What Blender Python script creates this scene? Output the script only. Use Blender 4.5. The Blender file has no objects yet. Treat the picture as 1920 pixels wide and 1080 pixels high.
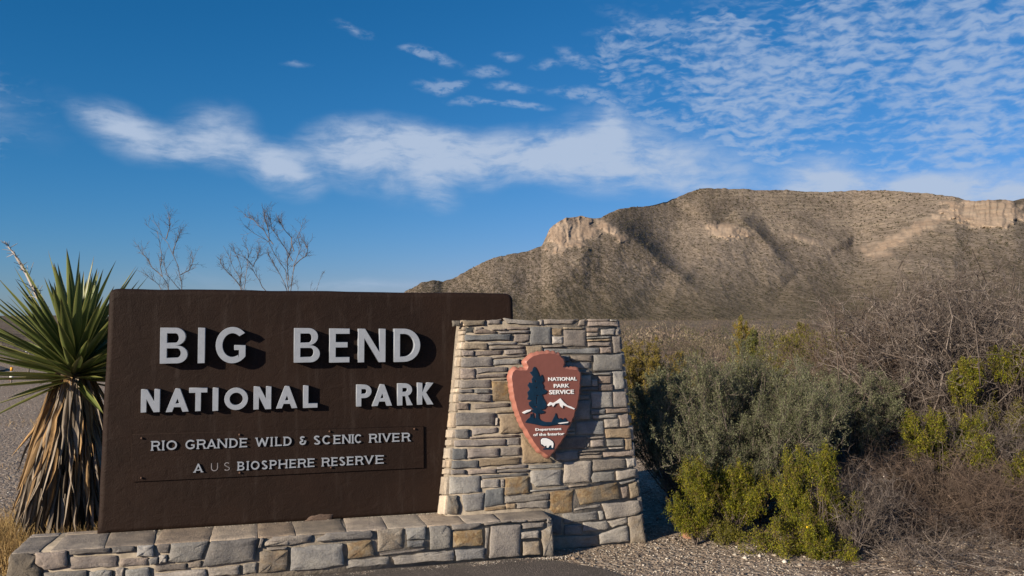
import bpy, math, random
import numpy as np
from mathutils import Vector, Matrix

S = bpy.context.scene
COL = S.collection
R_ = math.radians

# ------------------------------------------------------------------ camera
FPX = 1600.0                       # focal length in photo pixels (1920 wide)
CAM_H = 1.5
PITCH = math.atan(76.0 / FPX)
cam_d = bpy.data.cameras.new('camera')
cam_d.sensor_width = 36.0
cam_d.lens = 36.0 * FPX / 1920.0
cam_d.clip_start = 0.05
cam_d.clip_end = 20000
cam = bpy.data.objects.new('camera', cam_d)
COL.objects.link(cam)
cam.location = (0, 0, CAM_H)
cam.rotation_euler = (math.pi / 2 + PITCH, 0, 0)
S.camera = cam
S.render.resolution_x = 1024
S.render.resolution_y = 576

# sign wall frame: u runs along the wall, n points out of it to the viewer
PHI = R_(16.5)
U = np.array([math.cos(PHI), math.sin(PHI), 0.0])
N = np.array([math.sin(PHI), -math.cos(PHI), 0.0])
Z = np.array([0.0, 0.0, 1.0])

# ------------------------------------------------------------------ sun
La, Lb, Lc = 2.0, 1.0, 0.72
Ldir = La * U - Lb * N - Lc * Z
Ldir /= np.linalg.norm(Ldir)
to_sun = Vector((-Ldir[0], -Ldir[1], -Ldir[2]))
SUN_EL = math.asin(to_sun.z)
SUN_AZ = math.atan2(to_sun.x, to_sun.y)
sd = bpy.data.lights.new('sun', 'SUN')
sd.energy = 5.0
sd.angle = R_(0.53)
sd.color = (1.0, 0.86, 0.67)
sun = bpy.data.objects.new('sun', sd)
COL.objects.link(sun)
sun.rotation_euler = to_sun.to_track_quat('Z', 'Y').to_euler()
sun.location = (-20, -20, 20)

S.view_settings.view_transform = 'Standard'
S.view_settings.look = 'None'
S.view_settings.exposure = 0.60
S.view_settings.gamma = 1.0
S.view_settings.use_curve_mapping = False
S.render.engine = 'CYCLES'
S.cycles.max_bounces = 5
S.cycles.diffuse_bounces = 3
S.cycles.glossy_bounces = 2
S.cycles.transmission_bounces = 3

# ------------------------------------------------------------------ pixel rays
def ray(px, py):
    x = px - 960.0
    yv = 540.0 - py
    d = np.array([x, FPX * math.cos(PITCH) - yv * math.sin(PITCH),
                  FPX * math.sin(PITCH) + yv * math.cos(PITCH)])
    return d / np.linalg.norm(d)
CAM = np.array([0, 0, CAM_H])

def azel(px, py):
    d = ray(px, py)
    return math.atan2(d[0], d[1]), math.asin(d[2])

def at_depth(px, py, y):
    d = ray(px, py)
    return CAM + d * (y / d[1])

def on_height(px, py, z=0.0):
    d = ray(px, py)
    return CAM + d * ((z - CAM_H) / d[2])

class Plane:
    def __init__(s, p0, e1, e2):
        s.p0 = np.array(p0, float)
        s.e1 = np.array(e1, float); s.e1 /= np.linalg.norm(s.e1)
        e2 = np.array(e2, float); e2 = e2 - s.e1 * np.dot(e2, s.e1)
        s.e2 = e2 / np.linalg.norm(e2)
        s.n = np.cross(s.e1, s.e2)
    def hit(s, px, py):
        d = ray(px, py)
        t = np.dot(s.p0 - CAM, s.n) / np.dot(d, s.n)
        q = CAM + d * t - s.p0
        return np.array([np.dot(q, s.e1), np.dot(q, s.e2)])
    def pt(s, a, b, w=0.0):
        return s.p0 + s.e1 * a + s.e2 * b + s.n * w

SIGN_D = 5.2
O = ray(181, 1002)
O = CAM + O * (SIGN_D / O[1])          # foot of the sign's left edge
BASE_Z = float(O[2])
def splane(w):
    return Plane(O + N * w, U, Z)

# ------------------------------------------------------------------ sky
world = bpy.data.worlds.new('World')
S.world = world
world.use_nodes = True
wt = world.node_tree
wt.nodes.clear()
class NT:
    def __init__(s, t): s.t = t
    def new(s, ty, **kw):
        n = s.t.nodes.new(ty)
        for k, v in kw.items(): setattr(n, k, v)
        return n
    def link(s, a, b): s.t.links.new(a, b)
    def setin(s, node, key, v):
        if v is None: return
        if isinstance(v, bpy.types.NodeSocket): s.link(v, node.inputs[key])
        else: node.inputs[key].default_value = v
    def math(s, op, a, b=None, c=None, clamp=False):
        n = s.new('ShaderNodeMath', operation=op, use_clamp=clamp)
        s.setin(n, 0, a); s.setin(n, 1, b); s.setin(n, 2, c)
        return n.outputs[0]
    def mix(s, f, a, b, blend='MIX'):
        n = s.new('ShaderNodeMix', data_type='RGBA', blend_type=blend)
        s.setin(n, 0, f)
        s.setin(n, 6, (*a, 1) if isinstance(a, tuple) and len(a) == 3 else a)
        s.setin(n, 7, (*b, 1) if isinstance(b, tuple) and len(b) == 3 else b)
        return n.outputs[2]
    def ramp(s, f, a, b, c=0.0, d=1.0, smooth=True):
        n = s.new('ShaderNodeMapRange')
        n.interpolation_type = 'SMOOTHSTEP' if smooth else 'LINEAR'
        s.setin(n, 0, f); s.setin(n, 1, a); s.setin(n, 2, b); s.setin(n, 3, c); s.setin(n, 4, d)
        return n.outputs[0]
    def noise(s, vec, scale, detail=3.0, rough=0.5, dist=0.0):
        n = s.new('ShaderNodeTexNoise')
        s.setin(n, 'Vector', vec)
        n.inputs['Scale'].default_value = scale
        n.inputs['Detail'].default_value = detail
        n.inputs['Roughness'].default_value = rough
        n.inputs['Distortion'].default_value = dist
        return n.outputs[0]
    def mapping(s, vec, loc=(0, 0, 0), rot=(0, 0, 0), sc=(1, 1, 1), ty='POINT'):
        n = s.new('ShaderNodeMapping', vector_type=ty)
        s.setin(n, 0, vec)
        n.inputs['Location'].default_value = loc
        n.inputs['Rotation'].default_value = rot
        n.inputs['Scale'].default_value = sc
        return n.outputs[0]

w_ = NT(wt)
tc = w_.new('ShaderNodeTexCoord')
sep = w_.new('ShaderNodeSeparateXYZ'); w_.link(tc.outputs['Generated'], sep.inputs[0])
azn = w_.math('ARCTAN2', sep.outputs[0], sep.outputs[1])
eln = w_.math('ARCSINE', sep.outputs[2])
cmb = w_.new('ShaderNodeCombineXYZ'); w_.link(azn, cmb.inputs[0]); w_.link(eln, cmb.inputs[1])
AE = cmb.outputs[0]                       # azimuth, elevation in radians
sky = w_.new('ShaderNodeTexSky', sky_type='NISHITA')
sky.sun_disc = False
sky.sun_elevation = SUN_EL
sky.sun_rotation = SUN_AZ
sky.altitude = 600
sky.air_density = 1.0
sky.dust_density = 0.6
sky.ozone_density = 2.2

def blobs(lst):
    tot = None
    for b in lst:
        px, py, sx, sy, rot = b[:5]
        wgt = b[5] if len(b) > 5 else 1.0
        a, e = azel(px, py)
        m = w_.mapping(AE, (a, e, 0), (0, 0, R_(rot)), (sx * 1.35 / FPX, sy * 1.35 / FPX, 1), 'TEXTURE')
        g = w_.new('ShaderNodeTexGradient', gradient_type='SPHERICAL')
        w_.link(m, g.inputs[0])
        v = g.outputs['Fac']
        if wgt != 1.0: v = w_.math('MULTIPLY', v, wgt)
        tot = v if tot is None else w_.math('ADD', tot, v)
    return tot

def warp(amount, scale, seed):
    nn = w_.new('ShaderNodeTexNoise')
    w_.link(w_.mapping(AE, (seed, seed * .7, 0)), nn.inputs['Vector'])
    nn.inputs['Scale'].default_value = scale
    nn.inputs['Detail'].default_value = 3
    v1 = w_.new('ShaderNodeVectorMath', operation='SUBTRACT')
    w_.link(nn.outputs['Color'], v1.inputs[0]); v1.inputs[1].default_value = (.5, .5, .5)
    v2 = w_.new('ShaderNodeVectorMath', operation='SCALE')
    w_.link(v1.outputs[0], v2.inputs[0]); v2.inputs['Scale'].default_value = amount
    v3 = w_.new('ShaderNodeVectorMath', operation='ADD')
    w_.link(AE, v3.inputs[0]); w_.link(v2.outputs[0], v3.inputs[1])
    return v3.outputs[0]

AE0 = AE
AE = warp(.035, 9.0, 1.3)
cirrus = [(160, 215, 60, 22, -25, .35), (245, 253, 85, 38, -18, 1.0), (330, 280, 90, 30, -10, .35), (395, 245, 75, 48, 10, .9), (440, 285, 100, 34, -10, .35),
          (525, 312, 75, 42, -28, 1.15), (640, 300, 130, 45, -5, .35), (690, 255, 120, 46, 2, 1.15), (760, 330, 150, 50, -5, .65), (820, 275, 110, 45, -5, .7),
          (820, 360, 60, 30, -40, .4), (930, 290, 150, 52, 0, .95), (1000, 275, 80, 45, 0, .5), (1060, 310, 170, 55, -3, .45), (1130, 265, 95, 70, 0, 1.0), (1210, 290, 130, 55, -5, .45),
          (1150, 215, 28, 50, 0, .45), (1290, 300, 120, 60, -8, .55), (1260, 350, 200, 36, -5, .5), (1390, 325, 70, 40, 0, .3), (1525, 335, 85, 48, 5, 1.1),
          (1640, 352, 120, 24, -3, .5), (1790, 362, 200, 34, -4, 1.1), (2000, 350, 200, 50, 0, .9), (2350, 330, 260, 60, 5, .8), (-250, 200, 200, 50, 8, .7), (60, 250, 100, 40, -5, .2),
          (700, 528, 160, 13, 0, .5), (330, 520, 160, 22, 0, .3), (560, 555, 200, 20, 0, .4)]
mc = blobs(cirrus)
AE = AE0
w1 = warp(.028, 14.0, 4.1)
n1 = w_.noise(w_.mapping(w1, (0, 0, 0), (0, 0, R_(8)), (1, 2.0, 1)), 18.0, 7.0, 0.6, 0.15)
n2 = w_.noise(w_.mapping(w1, (2, 1, 0), (0, 0, R_(-62)), (1, 5.0, 1)), 14.0, 6.0, 0.62, 0.2)
nn_ = w_.math('ADD', w_.math('MULTIPLY', n1, .55), w_.math('MULTIPLY', n2, .45))
c1 = w_.math('MULTIPLY', mc, w_.ramp(nn_, .28, .70, .30, 1.25))
c1 = w_.ramp(c1, .02, 1.08, 0, .93)

AE = warp(.02, 22.0, 7.7)
small = [(770, 98, 30, 7, -12), (812, 106, 55, 11, -14, 1.2), (820, 160, 45, 14, 0), (850, 158, 30, 8, 10), (912, 135, 42, 10, 0), (960, 163, 48, 10, -5), (975, 198, 62, 8, -3, 1.2),
         (880, 190, 48, 8, -3), (1090, 172, 62, 10, -3, 1.2), (1025, 124, 32, 10, 0), (1078, 112, 38, 15, -25), (1145, 195, 55, 15, -8, 1.2), (950, 108, 28, 8, 0, .8), (1120, 63, 35, 8, 0, .5), (1190, 40, 80, 18, -15, .6), (1280, 58, 95, 20, -6, .9),
         (665, 58, 42, 9, -15, .8), (555, 118, 28, 7, 3, .7), (1240, 228, 80, 13, -8, 1.1), (1290, 236, 50, 8, 0, .6), (1380, 4, 110, 10, -3, .5), (1130, 208, 60, 7, 0, .6), (1380, 262, 40, 6, 0, .6)]
ms = blobs(small)
n4 = w_.noise(w_.mapping(AE0, (5, 0, 0), (0, 0, R_(-8)), (1, 2.2, 1)), 60.0, 5.0, 0.6, 0.3)
c2 = w_.ramp(w_.math('MULTIPLY', ms, w_.ramp(n4, .3, .65, .3, 1.5)), .05, 1.35, 0, .42)

alto = [(1220, 150, 110, 65, -25, .9), (1290, 110, 130, 45, -10, .9), (1400, 170, 220, 95, -18, 1.3), (1600, 230, 260, 95, -16, 1.4), (1560, 130, 200, 70, -8, 1.1), (1800, 180, 270, 170, -10, 1.6),
        (1780, 290, 220, 50, -8, 1.1), (1880, 110, 220, 110, 0, 1.1), (1900, 20, 260, 60, 5, .8), (1700, 60, 170, 40, 5, .8), (1480, 260, 110, 20, -12, .9), (2200, 160, 420, 230, 0, 1.6), (2700, 100, 500, 300, 0, 1.5), (2300, -500, 900, 300, 0, 1.2), (-900, 100, 500, 120, 0, 1)]
ma = blobs(alto)
wa = warp(.009, 26.0, 2.2)
n3 = w_.noise(w_.mapping(wa, (0, 3, 0), (0, 0, R_(20)), (0.26, 1.0, 1)), 140.0, 3.0, 0.5, 0.0)
n5 = w_.noise(w_.mapping(wa, (3, 3, 0), (0, 0, R_(-32)), (0.50, 1.0, 1)), 150.0, 3.0, 0.5, 0.0)
n35 = w_.math('ADD', w_.math('MULTIPLY', n3, .62), w_.math('MULTIPLY', n5, .38))
n6 = w_.noise(w_.mapping(AE0, (9, 3, 0)), 9.0, 3.0)
pw = w_.math('ADD', w_.ramp(n35, .32, .66, -.50, .46), w_.ramp(n6, .3, .7, -.30, .22))
c3 = w_.ramp(w_.math('ADD', w_.math('MINIMUM', w_.math('MULTIPLY', ma, 1.5), .54), pw), .04, 1.25, 0, .62)
c3 = w_.math('MULTIPLY', c3, w_.ramp(ma, .02, .35))

cl = w_.math('MAXIMUM', w_.math('MAXIMUM', c1, c2), c3)
cl = w_.math('MULTIPLY', cl, w_.ramp(sep.outputs[2], 0.0, 0.03))
cloudcol = (3.7, 4.5, 5.85)
# deep, polarised blue of the dry high desert: one tone curve for the whole sky
KS = .122
sks = w_.new('ShaderNodeSeparateColor'); w_.link(sky.outputs[0], sks.inputs[0])
rr_c = w_.math('MULTIPLY', w_.math('POWER', w_.math('MULTIPLY', sks.outputs[0], KS), 2.05), .78 / KS)
rr_c = w_.math('MINIMUM', rr_c, w_.math('MULTIPLY', sks.outputs[0], .75))
gg_c = w_.math('MULTIPLY', sks.outputs[1], .54)
bb_c = w_.math('MULTIPLY', sks.outputs[2], .86)
skc = w_.new('ShaderNodeCombineColor')
w_.link(rr_c, skc.inputs[0]); w_.link(gg_c, skc.inputs[1]); w_.link(bb_c, skc.inputs[2])
skm = w_.mix(cl, skc.outputs[0], cloudcol)
bg = w_.new('ShaderNodeBackground')
w_.link(skm, bg.inputs[0])
bg.inputs[1].default_value = 0.0805
wo = w_.new('ShaderNodeOutputWorld')
w_.link(bg.outputs[0], wo.inputs[0])

# ------------------------------------------------------------------ object helpers
WL = {}
GROUPS = {'bare_shrub': 'leafless shrubs behind the sign', 'creosote_bush': 'creosote bushes beside the pillar', 'sage_bush': 'grey-green bushes right of the pillar',
          'mesquite_thicket': 'bare thicket at the right', 'dead_brush': 'dead brush under the shrubs', 'upright_shrub': 'slim upright shrubs beyond the bushes'}
def tag(o, label=None, cat=None, group=None, kind=None):
    if label: o['label'] = label
    if cat: o['category'] = cat
    if group: o['group'] = group
    if kind: o['kind'] = kind
    return o

def empty(name, loc, label=None, cat=None, group=None):
    o = bpy.data.objects.new(name, None)
    COL.objects.link(o)
    o.empty_display_size = .1
    o.location = loc
    WL[o] = np.array(loc, float)
    return tag(o, label, cat, group or GROUPS.get(name))

def link(name, me, parent=None, loc=(0, 0, 0)):
    """loc is in world space; parents are never rotated"""
    o = bpy.data.objects.new(name, me)
    COL.objects.link(o)
    loc = np.array(loc, float)
    WL[o] = loc
    if parent is not None:
        o.parent = parent
        o.location = loc - WL[parent]
    else:
        o.location = loc
    return o

def npmesh(name, V, F, mat=None, smooth=False, attr=None):
    """V (n,3); F (m,3|4) array or list of such arrays; attr: dict name->(domain, array)"""
    V = np.asarray(V, np.float32)
    me = bpy.data.meshes.new(name)
    Fs = F if isinstance(F, list) else [F]
    Fs = [np.asarray(f, np.int32) for f in Fs if len(f)]
    me.vertices.add(len(V)); me.vertices.foreach_set('co', V.ravel())
    li = np.concatenate([f.ravel() for f in Fs])
    tot = np.concatenate([np.full(len(f), f.shape[1], np.int32) for f in Fs])
    st = np.concatenate([[0], np.cumsum(tot)[:-1]]).astype(np.int32)
    me.loops.add(len(li)); me.loops.foreach_set('vertex_index', li)
    me.polygons.add(len(tot)); me.polygons.foreach_set('loop_start', st)
    try: me.polygons.foreach_set('loop_total', tot)
    except Exception: pass
    if smooth: me.polygons.foreach_set('use_smooth', np.ones(len(tot), bool))
    if attr:
        for k, (dom, arr) in attr.items():
            a = me.attributes.new(k, 'FLOAT_COLOR' if arr.ndim == 2 else 'FLOAT', dom)
            if arr.ndim == 2:
                if arr.shape[1] == 3: arr = np.concatenate([arr, np.ones((len(arr), 1))], 1)
                a.data.foreach_set('color', arr.astype(np.float32).ravel())
            else: a.data.foreach_set('value', arr.astype(np.float32).ravel())
    me.update(calc_edges=True)
    if mat: me.materials.append(mat)
    return me

# ------------------------------------------------------------------ numpy noise
def _h(ix, iy, seed):
    h = (ix.astype(np.int64) * 374761393 + iy.astype(np.int64) * 668265263 + seed * 1442695041) & 0xffffffff
    h = ((h ^ (h >> 13)) * 1274126177) & 0xffffffff
    return ((h ^ (h >> 16)) & 0xffff) / 65535.0
def vn(x, y, seed=0):
    x = np.asarray(x, float); y = np.asarray(y, float)
    ix = np.floor(x); iy = np.floor(y)
    fx = x - ix; fy = y - iy
    fx = fx * fx * fx * (fx * (fx * 6 - 15) + 10); fy = fy * fy * fy * (fy * (fy * 6 - 15) + 10)
    a = _h(ix, iy, seed); b = _h(ix + 1, iy, seed); c = _h(ix, iy + 1, seed); d = _h(ix + 1, iy + 1, seed)
    return (a * (1 - fx) + b * fx) * (1 - fy) + (c * (1 - fx) + d * fx) * fy
def fbm(x, y, octv=4, seed=0, gain=.5, ridged=False):
    t = 0; amp = 1; s = 0
    for i in range(octv):
        v = vn(x * 2 ** i + 17.3 * i, y * 2 ** i - 9.1 * i, seed + i)
        if ridged: v = 1 - abs(2 * v - 1)
        t = t + v * amp; s += amp; amp *= gain
    return t / s

# ------------------------------------------------------------------ materials
def material(name):
    m = bpy.data.materials.new(name)
    m.use_nodes = True
    t = NT(m.node_tree)
    m.node_tree.nodes.clear()
    out = t.new('ShaderNodeOutputMaterial')
    p = t.new('ShaderNodeBsdfPrincipled')
    t.link(p.outputs[0], out.inputs[0])
    return m, t, p, out

def simple(name, col, rough=.8, bump=0.0, bscale=60.0, var=0.12, spec=.3, metallic=0.0):
    m, t, p, out = material(name)
    geo = t.new('ShaderNodeNewGeometry')
    n = t.noise(geo.outputs['Position'], bscale * .25, 4.0, .6)
    c = t.mix(t.ramp(n, .3, .7), tuple(v * (1 - var) for v in col), tuple(min(1, v * (1 + var)) for v in col))
    t.link(c, p.inputs['Base Color'])
    p.inputs['Roughness'].default_value = rough
    p.inputs['Specular IOR Level'].default_value = spec
    p.inputs['Metallic'].default_value = metallic
    if bump:
        b = t.new('ShaderNodeBump'); b.inputs['Strength'].default_value = 1.0; b.inputs['Distance'].default_value = bump
        t.link(t.noise(geo.outputs['Position'], bscale, 5.0, .6), b.inputs['Height'])
        t.link(b.outputs[0], p.inputs['Normal'])
    return m

def leafmat(name, attr='col', trans=.25, rough=.6):
    m, t, p, out = material(name)
    a = t.new('ShaderNodeAttribute'); a.attribute_name = attr
    t.link(a.outputs['Color'], p.inputs['Base Color'])
    p.inputs['Roughness'].default_value = rough
    p.inputs['Specular IOR Level'].default_value = .25
    tr = t.new('ShaderNodeBsdfTranslucent'); t.link(a.outputs['Color'], tr.inputs[0])
    mx = t.new('ShaderNodeMixShader'); mx.inputs[0].default_value = trans
    t.link(p.outputs[0], mx.inputs[1]); t.link(tr.outputs[0], mx.inputs[2])
    t.link(mx.outputs[0], out.inputs[0])
    return m

# dressed stone: colour comes from the object, alpha = how much ochre staining
def stone_material():
    m, t, p, out = material('stone')
    oi = t.new('ShaderNodeObjectInfo')
    geo = t.new('ShaderNodeNewGeometry')
    ofs = t.new('ShaderNodeVectorMath', operation='SCALE')
    cb = t.new('ShaderNodeCombineXYZ')
    t.link(oi.outputs['Random'], cb.inputs[0]); t.link(oi.outputs['Random'], cb.inputs[1]); t.link(oi.outputs['Random'], cb.inputs[2])
    t.link(cb.outputs[0], ofs.inputs[0]); ofs.inputs['Scale'].default_value = 37.0
    ad = t.new('ShaderNodeVectorMath', operation='ADD'); t.link(geo.outputs['Position'], ad.inputs[0]); t.link(ofs.outputs[0], ad.inputs[1])
    P = ad.outputs[0]
    n1 = t.noise(P, 9.0, 5.0, .62)
    n2 = t.noise(P, 70.0, 4.0, .7)
    n3 = t.noise(P, 22.0, 4.0, .6, 1.2)
    c = t.mix(t.ramp(n1, .32, .68), t.mix(1.0, oi.outputs['Color'], (.80, .79, .80), 'MULTIPLY'), t.mix(1.0, oi.outputs['Color'], (1.24, 1.20, 1.14), 'MULTIPLY'))
    c = t.mix(t.ramp(n2, .38, .62, 0, .55), c, t.mix(1.0, c, (.72, .70, .68), 'MULTIPLY'))
    c = t.mix(t.ramp(n3, .66, .75, 0, .30), c, (.44, .42, .38))
    st = t.math('MULTIPLY', t.ramp(t.noise(P, 13.0, 5.0, .6, .6), .40, .60), oi.outputs['Alpha'], clamp=True)
    oc = t.mix(t.ramp(n3, .35, .65), (.17, .10, .045), (.31, .23, .125))
    c = t.mix(st, c, oc)
    t.link(c, p.inputs['Base Color'])
    p.inputs['Roughness'].default_value = .88
    p.inputs['Specular IOR Level'].default_value = .25
    b1 = t.new('ShaderNodeBump'); b1.inputs['Strength'].default_value = .9; b1.inputs['Distance'].default_value = .005
    t.link(t.noise(P, 16.0, 6.0, .72, .8), b1.inputs['Height'])
    b2 = t.new('ShaderNodeBump'); b2.inputs['Strength'].default_value = .9; b2.inputs['Distance'].default_value = .005
    t.link(t.noise(P, 90.0, 5.0, .65), b2.inputs['Height'])
    b3 = t.new('ShaderNodeBump'); b3.inputs['Strength'].default_value = .9; b3.inputs['Distance'].default_value = .006
    t.link(t.noise(t.mapping(P, rot=(.06, .08, 0), sc=(1, 1, 6.5)), 12.0, 5.0, .7), b3.inputs['Height'])
    t.link(b1.outputs[0], b2.inputs['Normal']); t.link(b2.outputs[0], b3.inputs['Normal']); t.link(b3.outputs[0], p.inputs['Normal'])
    return m
M_STONE = stone_material()
M_MORTAR = simple('mortar', (.23, .20, .16), .95, .006, 55.0, .25)

def stucco():
    m, t, p, out = material('brown_stucco')
    geo = t.new('ShaderNodeNewGeometry'); P = geo.outputs['Position']
    n1 = t.noise(P, 2.2, 5.0, .6); n2 = t.noise(P, 26.0, 5.0, .7)
    c = t.mix(t.ramp(n1, .3, .7), (.0125, .0060, .0036), (.0180, .0088, .0054))
    c = t.mix(t.ramp(n2, .55, .8, 0, .3), c, (.027, .017, .013))
    # chalky runs and scuffs
    st = t.noise(t.mapping(P, sc=(9, 9, .9)), 2.3, 6.0, .65)
    sc = t.noise(t.mapping(P, rot=(0, .6, 0), sc=(1.3, 3, 6)), 3.1, 6.0, .7, 1.0)
    c = t.mix(t.ramp(st, .52, .76, 0, .45), c, (.042, .031, .026))
    c = t.mix(t.ramp(sc, .68, .80, 0, .3), c, (.060, .048, .042))
    t.link(c, p.inputs['Base Color'])
    p.inputs['Roughness'].default_value = .7
    p.inputs['Specular IOR Level'].default_value = .2
    b1 = t.new('ShaderNodeBump'); b1.inputs['Strength'].default_value = .8; b1.inputs['Distance'].default_value = .006
    t.link(t.noise(t.mapping(P, sc=(1, 1, 1.6)), 11.0, 4.0, .5, .8), b1.inputs['Height'])
    b2 = t.new('ShaderNodeBump'); b2.inputs['Strength'].default_value = .8; b2.inputs['Distance'].default_value = .003
    t.link(t.noise(P, 120.0, 4.0, .6), b2.inputs['Height'])
    t.link(b1.outputs[0], b2.inputs['Normal']); t.link(b2.outputs[0], p.inputs['Normal'])
    return m
M_STUCCO = stucco()
M_LETTER = simple('pale_letter_paint', (.27, .30, .345), .5, .0006, 120.0, .06)
M_LETTER_OLD = simple('faded_letter_paint', (.20, .19, .20), .7, .0006, 120.0, .3)
M_BOLT = simple('rusty_bolt', (.09, .05, .035), .7)
M_RED = simple('arrowhead_red', (.170, .062, .049), .55, .0012, 30.0, .07, .5)
M_REDEDGE = simple('arrowhead_edge_red', (.33, .135, .10), .45, .002, 24.0, .10, .5)
M_NAVY = simple('emblem_navy', (.004, .022, .048), .6, .001, 60.0, .2, .2)
M_WHITE = simple('emblem_white', (.70, .72, .74), .5, 0, 60.0, .05)
# ------------------------------------------------------------------ ground
ang_f = np.linspace(-48, 48, 620)
ang_b = np.linspace(48, 312, 90)[1:-1]
ANG = np.radians(np.concatenate([ang_f, ang_b]))
RR = np.concatenate([[0.0, .6, 1.4, 2.2, 3.0, 3.6], np.geomspace(4.0, 1300, 330)])

def gz(x, y):
    x = np.asarray(x, float); y = np.asarray(y, float)
    r = np.hypot(x, y)
    az = np.degrees(np.arctan2(x, y))
    # far rise: the plain climbs gently towards the foot of the mountain, a low hill stands on the left
    right = np.clip((az + 12) / 14, 0, 1) * np.clip((150 - az) / 60, 0, 1)
    rise = np.clip(r - 45, 0, None) * .0112
    hill = 5.6 * np.clip((r - 60) / 240, 0, 1) ** 1.2 * np.clip((r - 40) / 30, 0, 1) * (1 + .35 * (fbm(x / 60, y / 60, 3, 5) - .5))
    hill = np.where(r > 300, hill - (r - 300) * .012, hill)
    z = rise * right + hill * (1 - right)
    z = z + np.clip((r - 14) / 30, 0, 1) * (fbm(x / 9, y / 9, 3, 8) - .5) * .5
    # small bank under the shrubs on the right
    bank = np.clip((x - 1.9) / 1.6, 0, 1) * np.clip((y - 6.2) / 2.5, 0, 1) * np.clip((16 - r) / 5, 0, 1)
    z = z + bank * (.10 + .16 * (fbm(x * .9, y * .9, 3, 21) - .4))
    near = np.clip((r - 3) / 2, 0, 1) * np.clip((30 - r) / 10, 0, 1)
    rough = .25 + np.clip((x - 1.0) / 1.5, 0, 1)
    z = z + near * rough * ((fbm(x * 2.2, y * 2.2, 3, 31) - .5) * .030 + (fbm(x * 9, y * 9, 3, 37) - .5) * .022)
    return z

A, Rg = np.meshgrid(ANG, RR)
X = Rg * np.sin(A); Y = Rg * np.cos(A)
Zg = gz(X, Y)
V = np.stack([X, Y, Zg], -1).reshape(-1, 3)
nA = len(ANG); nR = len(RR)
i = np.arange(nR - 1)[:, None]; j = np.arange(nA)[None, :]
j2 = (j + 1) % nA
F = np.stack([i * nA + j, (i + 1) * nA + j, (i + 1) * nA + j2, i * nA + j2], -1).reshape(-1, 4)[:, ::-1]

def ground_material():
    m, t, p, out = material('desert_gravel')
    geo = t.new('ShaderNodeNewGeometry'); P = geo.outputs['Position']
    n1 = t.noise(P, .45, 5.0, .6); n2 = t.noise(P, 5.0, 5.0, .65); n3 = t.noise(P, 60.0, 3.0, .7)
    v = t.new('ShaderNodeTexVoronoi'); v.inputs['Scale'].default_value = 55.0; t.link(P, v.inputs['Vector'])
    v2 = t.new('ShaderNodeTexVoronoi'); v2.inputs['Scale'].default_value = 19.0; t.link(P, v2.inputs['Vector'])
    c = t.mix(t.ramp(n2, .3, .7), (.235, .182, .138), (.335, .27, .21))
    c = t.mix(t.ramp(n1, .35, .65, 0, .5), c, (.24, .185, .135))
    sx = t.new('ShaderNodeSeparateXYZ'); t.link(v.outputs['Color'], sx.inputs[0])
    c = t.mix(t.ramp(sx.outputs[0], .70, .95, 0, .55), c, (.52, .47, .40))
    c = t.mix(t.ramp(sx.outputs[1], .72, .95, 0, .6), c, (.11, .085, .065))
    c = t.mix(t.ramp(n3, .6, .75, 0, .5), c, (.12, .09, .07))
    # far away the plain is scrub: brownish with olive patches
    ln = t.new('ShaderNodeVectorMath', operation='LENGTH'); t.link(P, ln.inputs[0])
    far = t.ramp(ln.outputs['Value'], 25.0, 75.0, smooth=True)
    nf = t.noise(P, .35, 6.0, .7); nf2 = t.noise(P, .09, 4.0, .6)
    fc = t.mix(t.ramp(nf, .38, .62), (.085, .070, .045), (.225, .175, .125))
    fc = t.mix(t.ramp(nf2, .4, .65, 0, .6), fc, (.12, .085, .07))
    c = t.mix(far, c, fc)
    t.link(c, p.inputs['Base Color'])
    p.inputs['Roughness'].default_value = .95
    p.inputs['Specular IOR Level'].default_value = .15
    b1 = t.new('ShaderNodeBump'); b1.inputs['Strength'].default_value = .9; b1.inputs['Distance'].default_value = .010
    t.link(v.outputs['Distance'], b1.inputs['Height']); b1.invert = True
    b2 = t.new('ShaderNodeBump'); b2.inputs['Strength'].default_value = .8; b2.inputs['Distance'].default_value = .02; b2.invert = True
    t.link(v2.outputs['Distance'], b2.inputs['Height'])
    t.link(b2.outputs[0], b1.inputs['Normal'])
    t.link(b1.outputs[0], p.inputs['Normal'])
    return m
M_GROUND = ground_material()
tag(link('ground', npmesh('ground', V, F, M_GROUND, True)), kind='structure')

def sheet(name, outline_l, outline_r, mat, lift, n=60, across=10):
    """ribbon between two polylines, laid on the ground"""
    def res(P, n):
        P = np.array(P, float); d = np.r_[0, np.cumsum(np.hypot(*np.diff(P, axis=0).T))]
        s = np.linspace(0, d[-1], n)
        return np.stack([np.interp(s, d, P[:, 0]), np.interp(s, d, P[:, 1])], -1)
    a = res(outline_l, n); b = res(outline_r, n)
    t = np.linspace(0, 1, across)[None, :, None]
    G = a[:, None] * (1 - t) + b[:, None] * t
    zz = gz(G[..., 0], G[..., 1]) + lift
    V = np.concatenate([G, zz[..., None]], -1).reshape(-1, 3)
    i = np.arange(n - 1)[:, None]; j = np.arange(across - 1)[None]
    F = np.stack([i * across + j, i * across + j + 1, (i + 1) * across + j + 1, (i + 1) * across + j], -1).reshape(-1, 4)
    me = npmesh(name, V, F, mat)
    me.update()
    if sum(pp.normal.z for pp in me.polygons) < 0: me.flip_normals()
    return tag(link(name, me), kind='structure')

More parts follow.
